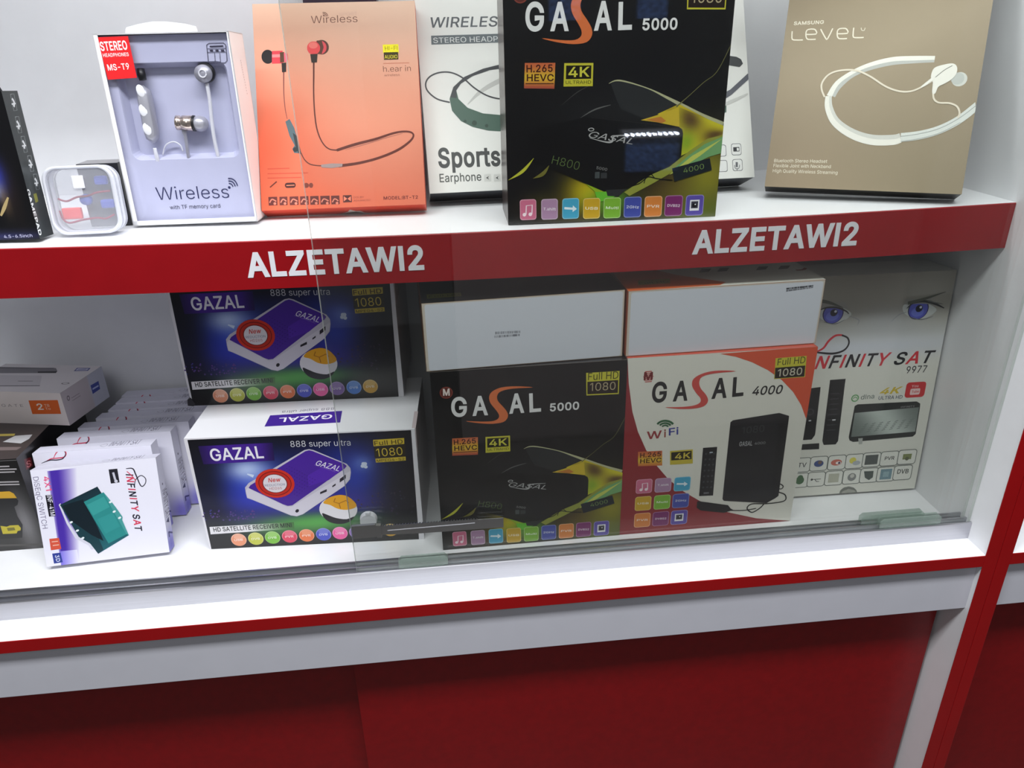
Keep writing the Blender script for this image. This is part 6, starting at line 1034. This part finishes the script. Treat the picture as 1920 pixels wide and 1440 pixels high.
def s2(p): return p
SF = A
A2 = Art(DSP[0], DSP[1], [(1083.5, -62.6), (1389.0, -66.5), (1414.4, 333.2), (1113.0, 347.8)]).org(900, 0, 3.13)
A2.boxes = SF.boxes; A2.base = 1; A2.V, A2.F, A2.C = SF.V, SF.F, SF.C     # right-hand part of the same design, read off the second carton
A2.stroke([(1250, 610), (1400, 620), (1480, 595), (1570, 555)], [10, 18, 20, 10], (196, 196, 192)); A2.poly([(1440, 330), (1500, 338), (1528, 352), (1540, 378), (1520, 398), (1440, 385)], (54, 56, 60)); A2.poly([(1300, 610), (1462, 530), (1572, 434), (1580, 470), (1470, 560), (1310, 660)], (86, 88, 98))
for (x, y) in ((1498, 880), (1505, 972), (1412, 978), (1405, 888)):
    A2.rect((x - 33, y - 33), (x + 33, y + 33), (80, 82, 88), .2); A2.rect((x - 30, y - 30), (x + 30, y + 30), (224, 224, 222), .2)
A2.rect((1478, 868), (1518, 892), (40, 42, 46)); A2.rect((1500, 872), (1514, 888), (224, 224, 222)); A2.stroke([(1500, 955), (1500, 985)], 14, (96, 98, 102), 0); A2.stroke([(1486, 972), (1492, 992), (1512, 992), (1518, 970)], 4, (96, 98, 102)); A2.stroke([(1502, 992), (1502, 1004)], 4, (96, 98, 102), 0)
SM = SF.mesh('front_panel')
for x, y, lab in ((-.7085, .2925, 'white sports earphone carton with a green neckband, left of the black receiver carton'), (-.4817, .2976, 'white carton mostly hidden behind the black receiver carton, right edge showing')):
    r = tag(place('sports_earphone_carton', x, y, 'shelf', .0418, .3989, *DSP), lab, 'box', 'white sports earphone cartons')
    carton(r, DSP, {'base': (222, 222, 220), 'bottom': (70, 72, 76), 'edge': (206, 206, 204)}, 'print_satin'); panel('front_panel', SM, 'front', DSP, r, 'print_satin')

# ------------------------------------------------------------------ bronze neckband-headset carton (LEVEL U)
DLV = (0.2258, 0.29, 0.0392)
A = Art(DLV[0], DLV[1], [(1492.2, -90.1), (1880.5, -112.5), (1802.9, 365.8), (1433.5, 350.8)]).org(1340, 0, 3)
A.full(blobs((152, 136, 110), [(.3, .05, .5, .35, .5, (170, 154, 124)), (.9, .95, .5, .4, .35, (132, 122, 98)), (.1, .95, .3, .3, .3, (146, 122, 100))]), 20, 24)
cr = (236, 228, 206)
A.text('SAMSUNG', (444, 146), (613, 138), 21, cr, .03)
def E_(x, y, s): A.stroke([(x, y - 28 * s), (x + 56 * s, y - 30 * s), (x + 56 * s, y - 48 * s), (x + 44 * s, y - 58 * s), (x + 12 * s, y - 56 * s), (x, y - 42 * s), (x, y - 14 * s), (x + 12 * s, y), (x + 54 * s, y - 1)], 7 * s, cr, 2)
A.stroke([(436, 180), (434, 218), (446, 229), (496, 229)], 7, cr, 2); E_(514, 226, 1); A.stroke([(596, 168), (624, 220), (636, 220), (664, 164)], 7, cr, 2); E_(690, 222, 1); A.stroke([(782, 160), (778, 206), (790, 216), (838, 215)], 7, cr, 2); A.stroke([(824, 160), (826, 174), (840, 176), (846, 160)], 3.5, cr, 2)
A.text('Bluetooth Stereo Headset', (334, 916), (632, 920), 20, cr, 0.0); A.text('Flexible Joint with Neckband', (330, 944), (652, 950), 20, cr, 0.0); A.text('High Quality Wireless Streaming', (326, 973), (690, 984), 20, cr, 0.0)
wt, ws, wd2 = (232, 230, 220), (206, 206, 198), (182, 184, 178)
A.stroke([(1236, 342), (1120, 346), (1000, 356), (880, 384), (780, 424), (700, 490), (662, 545)], [26, 30, 30, 28, 26, 28, 34], wd2); A.stroke([(1238, 330), (1120, 332), (1000, 338), (880, 366), (780, 408), (690, 470), (644, 545)], [22, 26, 26, 24, 22, 26, 32], wt)
A.stroke([(640, 545), (642, 610), (680, 690), (770, 755), (880, 790), (1000, 790), (1046, 778)], [36, 44, 50, 56, 60, 58, 54], ws); A.stroke([(634, 545), (634, 612), (672, 694), (766, 764), (880, 802), (1000, 804), (1046, 792)], [20, 26, 30, 34, 36, 34, 30], wt)
A.stroke([(1046, 778), (1150, 765), (1260, 735), (1370, 680), (1480, 596)], [52, 50, 48, 46, 46], (214, 218, 212)); A.stroke([(1046, 772), (1150, 757), (1260, 728), (1370, 672), (1480, 590)], 4, (160, 164, 160)); A.stroke([(1046, 800), (1160, 782), (1270, 750), (1380, 694)], 3, (160, 164, 160))
A.stroke([(618, 550), (602, 510), (604, 470), (640, 425), (700, 402), (790, 400), (870, 432), (960, 490), (1040, 518), (1110, 516), (1180, 485), (1230, 455)], 10, (222, 212, 192))
A.stroke([(1228, 520), (1232, 560), (1260, 582), (1320, 585), (1362, 604), (1376, 640), (1366, 668)], 10, (222, 212, 192))
A.disc((1376, 450), 40, (206, 208, 200), 40); A.disc((1366, 446), 34, (186, 190, 184), 34); A.poly([(1218, 420), (1236, 386), (1290, 368), (1340, 362), (1362, 382), (1358, 420), (1330, 452), (1290, 476), (1256, 494), (1240, 530), (1222, 526), (1226, 470), (1216, 446)], wt, 3); A.stroke([(1240, 440), (1290, 400), (1336, 374)], 4, (120, 120, 112)); A.poly([(1160, 490), (1222, 440), (1236, 450), (1180, 490), (1160, 500)], wt)
r = tag(place('headset_carton', -.257, .2426, 'shelf', -.4637, .3437, *DLV), 'bronze neckband headset carton leaning back beside the right wall', 'box')
carton(r, DLV, {'base': (128, 118, 98), 'bottom': (44, 42, 38), 'right': (70, 66, 56), 'edge': (110, 102, 86)}, 'print_satin'); panel('front_panel', A.mesh('front_panel'), 'front', DLV, r, 'print_satin')

# ------------------------------------------------------------------ the other side of the aisle, seen only as a reflection in the glass
r = tag(empty('low_showcase', (0.05, -1.75, -0.75)), 'low dark showcase across the aisle with a row of ten light points', 'cabinet')
def opp(name, bm, mat):
    o = mesh_obj(name, bm, mat); o.parent = r; bpy.context.view_layer.update(); o.matrix_parent_inverse = r.matrix_world.inverted(); return o
bm = bmesh.new(); bm_box(bm, -0.9, -1.95, 0.075, 1.0, -1.64, 0.80, .003); opp('showcase_body', bm, 'dark_body')
bm = bmesh.new(); bm_box(bm, -0.66, -1.95, -0.75, 1.0, -1.64, 0.075, .003); opp('showcase_base', bm, 'pale_body')
for xa, xb in ((-0.33, -0.235), (-0.06, 0.03)): bm = bmesh.new(); bm_box(bm, xa, -1.640, 0.685, xb, -1.625, 0.78, .001); opp('blue_sheet', bm, 'blue_sheet')
bm = bmesh.new(); bm_box(bm, -0.078, -1.640, 0.232, 0.098, -1.632, 0.335, .001); opp('blue_sheet', bm, 'blue_sheet')
bm = bmesh.new(); bm_box(bm, -0.10, -1.640, 0.338, 0.105, -1.622, 0.366, .001); opp('lamp_rail', bm, 'aluminium')
for i in range(10):
    bm = bmesh.new(); bmesh.ops.create_uvsphere(bm, u_segments=12, v_segments=8, radius=.0032, matrix=Matrix.Translation((-0.080 + i * .0182, -1.620, 0.350))); opp('light_point', bm, 'led')
